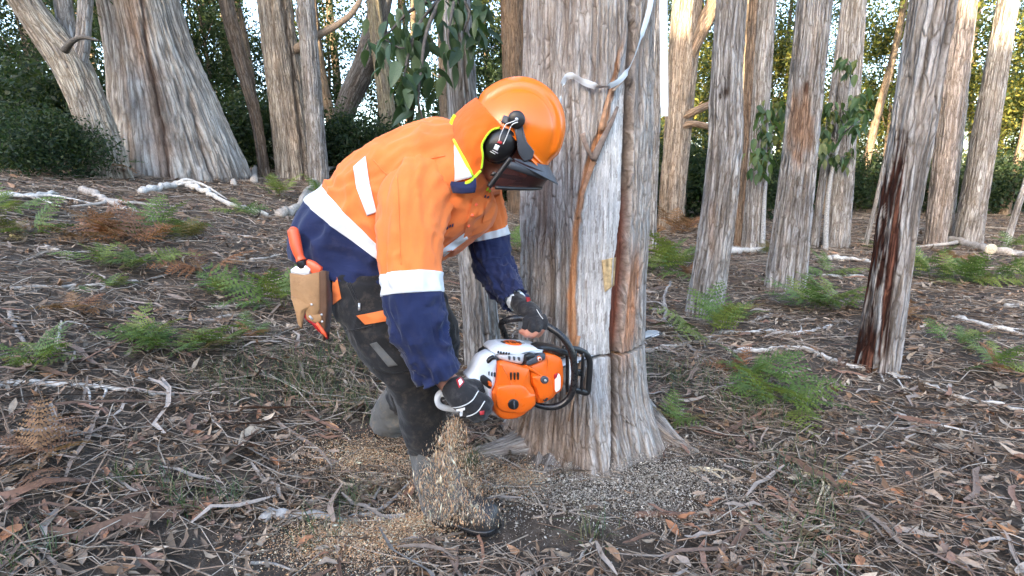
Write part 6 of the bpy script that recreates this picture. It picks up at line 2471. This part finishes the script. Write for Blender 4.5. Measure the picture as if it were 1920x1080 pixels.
FERNS = [
    (85, 690, 50, 'g', 'small bright green fern at the left edge above the whitish branch'),
    (240, 470, 62, 'b', 'rusty brown dead fern on the left slope below the massive old gum'),
    (175, 455, 55, 'b', 'brown dead fern left of the larger rusty fern on the slope'),
    (300, 445, 55, 'g', 'green fern directly behind the rusty ferns on the left slope'),
    (195, 500, 45, 'g', 'low green fern in front of the rusty ferns at left'),
    (270, 505, 52, 'g', 'spreading green fern below the rusty ferns on the left slope'),
    (385, 515, 46, 'b', 'brown dead fern drooping midway between left slope and holster'),
    (345, 455, 36, 'm', 'yellowing fern between the rusty fern and the fallen white branch'),
    (525, 585, 70, 'g', 'lush green fern beside the leather holster'),
    (330, 670, 66, 'g', 'wide low green fern in the middle of the left ground'),
    (270, 650, 50, 'g', 'green fern at the left shoulder of the wide low fern'),
    (395, 660, 40, 'm', 'ragged yellow green fern right of the wide low fern'),
    (410, 560, 34, 'g', 'little green fern between the brown drooping fern and the holster'),
    (210, 545, 30, 'g', 'tiny green fern beside the long straight stick at left'),
    (60, 880, 70, 'b', 'rust red dead fern frond in the left foreground'),
    (40, 450, 45, 'm', 'yellowing fern at the far left edge of the slope'),
    (20, 410, 50, 'gb', 'mixed green and brown fern at the left edge behind'),
    (110, 300, 60, 'gb', 'bracken in front of the dark bushes at left'),
    (40, 300, 60, 'm', 'dull bracken clump at the far left below the bushes'),
    (190, 330, 50, 'gb', 'bracken growing against the massive old gum\'s left foot'),
    (1322, 632, 62, 'g', 'bright green fern at the foot of the knotted trunk'),
    (1375, 605, 34, 'm', 'yellowing little fern right of the knotted trunk\'s foot'),
    (1450, 770, 80, 'g', 'loose green fern in the right middle ground before the stained trunk'),
    (1420, 720, 50, 'g', 'small green fern behind the loose fern at right'),
    (1268, 800, 46, 'm', 'small yellow tipped fern close right of the sawn trunk\'s foot'),
    (1510, 585, 56, 'g', 'green fern right below the broad furrowed trunk'),
    (1570, 585, 50, 'g', 'green fern close left of the stained trunk'),
    (1545, 520, 40, 'g', 'green fern behind the broad furrowed trunk'),
    (1235, 520, 56, 'g', 'green fern just right of the sawn trunk behind the hooked stick'),
    (1270, 500, 36, 'g', 'smaller green fern left of the knotted trunk'),
    (1290, 520, 22, 'b', 'brown dead fern left of the knotted trunk'),
    (1730, 525, 44, 'g', 'green fern right of the stained trunk'),
    (1800, 535, 44, 'g', 'green fern in front of the grey log at right'),
    (1860, 535, 40, 'g', 'green fern near the right edge below the log'),
    (1910, 530, 36, 'g', 'green fern cut off by the right edge'),
    (1795, 650, 42, 'g', 'low fern with dull green fronds at the right'),
    (1790, 495, 26, 'b', 'rusty dead fern beside the grey log'),
    (960, 470, 40, 'g', 'green fern half hidden between the worker\'s arm and the sawn trunk'),
    (1250, 440, 36, 'b', 'brown bracken below the forked sunlit trunk'),
    (1290, 436, 30, 'b', 'brown bracken right of the forked sunlit trunk'),
    (610, 372, 32, 'g', 'green fern at the foot of the grooved pale trunk'),
    (520, 372, 30, 'g', 'green fern between the massive old gum and the grooved trunk'),
    (450, 402, 28, 'g', 'green fern at the end of the thick white branch'),
    (1900, 470, 24, 'g', 'small green fern behind the log at the right edge'),
    (1660, 470, 26, 'g', 'small green fern behind the stained trunk'),
    (1445, 480, 24, 'm', 'yellow green fern between the slender pair and the broad trunk'),
    (640, 560, 40, 'gb', 'half dead fern just behind the worker\'s trouser seat'),
    (150, 590, 34, 'b', 'small withered fern above the small bright green fern at left'),
    (1690, 600, 30, 'b', 'withered fern right of the stained trunk\'s foot'),
    (1870, 700, 40, 'gb', 'half dead fern near the right edge below the whitish branch'),
    (1380, 700, 34, 'b', 'withered brown fern left of the loose fern at right'),
    (470, 640, 36, 'gb', 'half dead fern below the lush fern beside the holster'),
]
for i, (px, py, h, kd, lb) in enumerate(FERNS):
    fern(px, py, h, kd, lb, seed=i)


# ------------------------------------------------------------------ grass
def grass():
    rng = np.random.default_rng(41)
    spots = [(600, 700, .22, 240), (690, 640, .25, 260), (560, 740, .2, 220), (470, 700, .25, 160), (660, 760, .15, 160), (250, 905, .05, 60), (430, 950, .05, 60), (330, 930, .06, 40), (360, 960, .05, 30), (880, 880, .05, 70), (670, 950, .05, 60),
             (1110, 1010, .06, 40), (1490, 1040, .12, 80), (1540, 930, .10, 90), (1400, 780, .2, 140), (1300, 720, .25, 160), (1560, 990, .08, 50), (640, 680, .3, 200), (420, 730, .2, 90), (1240, 690, .2, 90), (40, 1060, .08, 50), (590, 1010, .08, 40), (1480, 870, .15, 60)]
    V, Q, C = [], [], []
    for px, py, sp, n in spots:
        g = G(px, py)
        for _ in range(n):
            x, y = g[0] + rng.normal(0, sp * .6), g[1] + rng.normal(0, sp * .6)
            if not clear_of_tree(np.array(x), np.array(y), .34):
                continue
            z = float(gz(x, y))
            L = rng.uniform(.05, .16)
            a = rng.uniform(0, 6.3)
            d = np.array([math.cos(a), math.sin(a), 0])
            s = np.array([-d[1], d[0], 0]) * rng.uniform(.0012, .0024)
            p = np.array([x, y, z])
            k = len(V)
            ln = rng.uniform(.3, 1.1)
            for t, w in ((0, 1), (.5, .8), (1, .15)):
                c = p + d * L * ln * t * t + np.array([0, 0, L * (t - .45 * ln * t * t)])
                V += [c - s * w, c + s * w]
            Q += [(k, k + 1, k + 3, k + 2), (k + 2, k + 3, k + 5, k + 4)]
            c = np.array([(.07, .12, .045), (.09, .13, .05), (.17, .16, .09), (.06, .11, .06), (.24, .21, .14)][rng.integers(0, 5)]) * rng.uniform(.8, 1.2)
            C += [c] * 6
    o = link('grass', build_mesh('grass', np.array(V), np.array(Q), M['fern'], smooth=False, col=np.array(C)))
    tag(o, 'sparse thin grass blades growing through the litter', 'grass', kind='stuff')


grass()


# ------------------------------------------------------------------ leafy shoots
def broad_leaf(seed, col, wid=.22):
    rng = np.random.default_rng(seed)
    n = 7
    t = np.linspace(0, 1, n)
    w = wid * np.sin(np.pi * np.clip(t, 0, 1) ** .75) ** .8 * (1 - .15 * t) + .004
    arch = -.18 * t * t + rng.normal(0, .015, n)
    rows_ = [[(t[i], s * w[i] + .03 * math.sin(5 * t[i] + seed), arch[i] + abs(s) * w[i] * .30) for s in (-1, -.5, 0, .5, 1)] for i in range(n)]
    V, F = sheet(np.array(rows_), 10, 6)
    return build_mesh('leaf', V, F, M['leaf'], col=np.repeat(np.array(col)[None], len(V), 0))


BL_DARK = [broad_leaf(500 + i, c) for i, c in enumerate([(.045, .088, .038), (.065, .115, .052), (.12, .175, .095), (.035, .068, .034)])]
BL_MID = [broad_leaf(510 + i, c, .24) for i, c in enumerate([(.055, .105, .036), (.080, .135, .042), (.13, .155, .05), (.042, .085, .034)])]


def shoots(parent, twigs, pool, per, size, seed, base):
    """twigs: list of world point lists; leaves hung along each; all children of parent"""
    rng = np.random.default_rng(seed)
    for tw in twigs:
        D = catmull(np.array(tw), 30)
        for k in range(per):
            q = D[int(rng.uniform(.15, 1.0) * 29)] + rng.normal(0, .35 * size, 3)
            yaw = rng.uniform(0, 6.3)
            link('leaf', pool[int(rng.integers(0, len(pool)))], parent, q - base, (rng.normal(0, .5), rng.uniform(.5, 1.4), yaw), size * rng.uniform(.7, 1.2))


def leafy():
    # branch hanging from the trunk behind the helmet
    t, b, tp, V, F = GROVE['leafy']
    z = 2.75
    tw = [[W(858, -40, 3.2), W(830, -10, z), W(790, 40, z), W(760, 90, z - .1), W(715, 70, z - .1)],
          [W(858, -40, 3.2), W(850, 10, z), W(840, 70, z - .1), W(850, 110, z - .1)],
          [W(830, -10, z), W(800, 60, z - .1), W(790, 130, z - .15), W(785, 190, z - .15), W(800, 245, z - .1)],
          [W(830, -10, z), W(770, 20, z + .1), W(730, 60, z + .1), W(700, 85, z + .1)],
          [W(850, -20, z + .1), W(880, 20, z), W(870, 60, z)],
          [W(790, 40, z), W(770, 90, z - .1), W(760, 130, z - .1), W(755, 165, z - .1)]]
    br = None
    for i, q in enumerate(tw):
        v, f = tube(q, np.linspace(.012, .003, len(q)), 7)
        o = part('leafy_branch', v, f, M['wood'], t, col=np.repeat((BROWN * .7)[None], len(v), 0))
        shoots(o, [q], BL_DARK, 26, .125, 70 + i, origin_of(o))
    # saplings among the right trunks
    for lb, base, stem, tws, seed in (
        ('leafy sapling with dark green leaves on a thin pale stem left of the broad trunk', (1430, 470), [(1432, 400), (1436, 340), (1446, 280), (1452, 220)],
         [[(1446, 280), (1430, 250), (1420, 225)], [(1450, 250), (1440, 215), (1425, 195)], [(1452, 220), (1465, 200), (1480, 190)], [(1446, 290), (1430, 290), (1415, 280)], [(1450, 240), (1470, 235), (1478, 230)], [(1445, 300), (1430, 310), (1418, 305)]], 5),
        ('leafy sapling with glossy green leaves right of the broad trunk', (1548, 470), [(1550, 400), (1558, 330), (1572, 270), (1588, 200), (1596, 140)],
         [[(1572, 270), (1545, 245), (1530, 225)], [(1575, 255), (1600, 235), (1622, 220)], [(1565, 300), (1590, 290), (1610, 280)], [(1588, 200), (1605, 180), (1632, 178)], [(1580, 230), (1560, 205), (1548, 200)], [(1568, 290), (1540, 280), (1530, 262)], [(1596, 150), (1590, 120), (1580, 110)], [(1592, 180), (1610, 205), (1630, 205)]], 6)):
        g = G(*base)
        y0 = g[1]

        def at(px, py, dy=0.0):
            d = AX_F + AX_R * (px - 960) / FPX - AX_U * (py - 540) / FPX
            return CAMP + d * ((y0 + dy) / d[1])
        y0 = min(y0, 6.2 if seed == 5 else 5.6) if False else y0
        th_ = thing('sapling', lb, 'sapling', g, 'leafy saplings among the trunks')
        v, f = tube([g - np.array([0, 0, .05])] + [at(*p) for p in stem], np.linspace(.045, .012, len(stem) + 1), 9, 30)
        part('stem', v, f, M['wood'], th_, col=np.repeat((GREY * .9)[None], len(v), 0))
        rng = np.random.default_rng(seed)
        for i, q in enumerate(tws):
            pts = [at(*q[0]), at(*q[1], rng.normal(-.2, .3)), at(*q[2], rng.normal(-.3, .5))]
            v, f = tube(pts, [.012, .008, .004], 6)
            o = part('twig', v, f, M['wood'], th_, col=np.repeat((BROWN * .9)[None], len(v), 0))
            shoots(o, [pts], BL_MID, 26, .19, 80 + i + seed * 10, origin_of(o))


leafy()
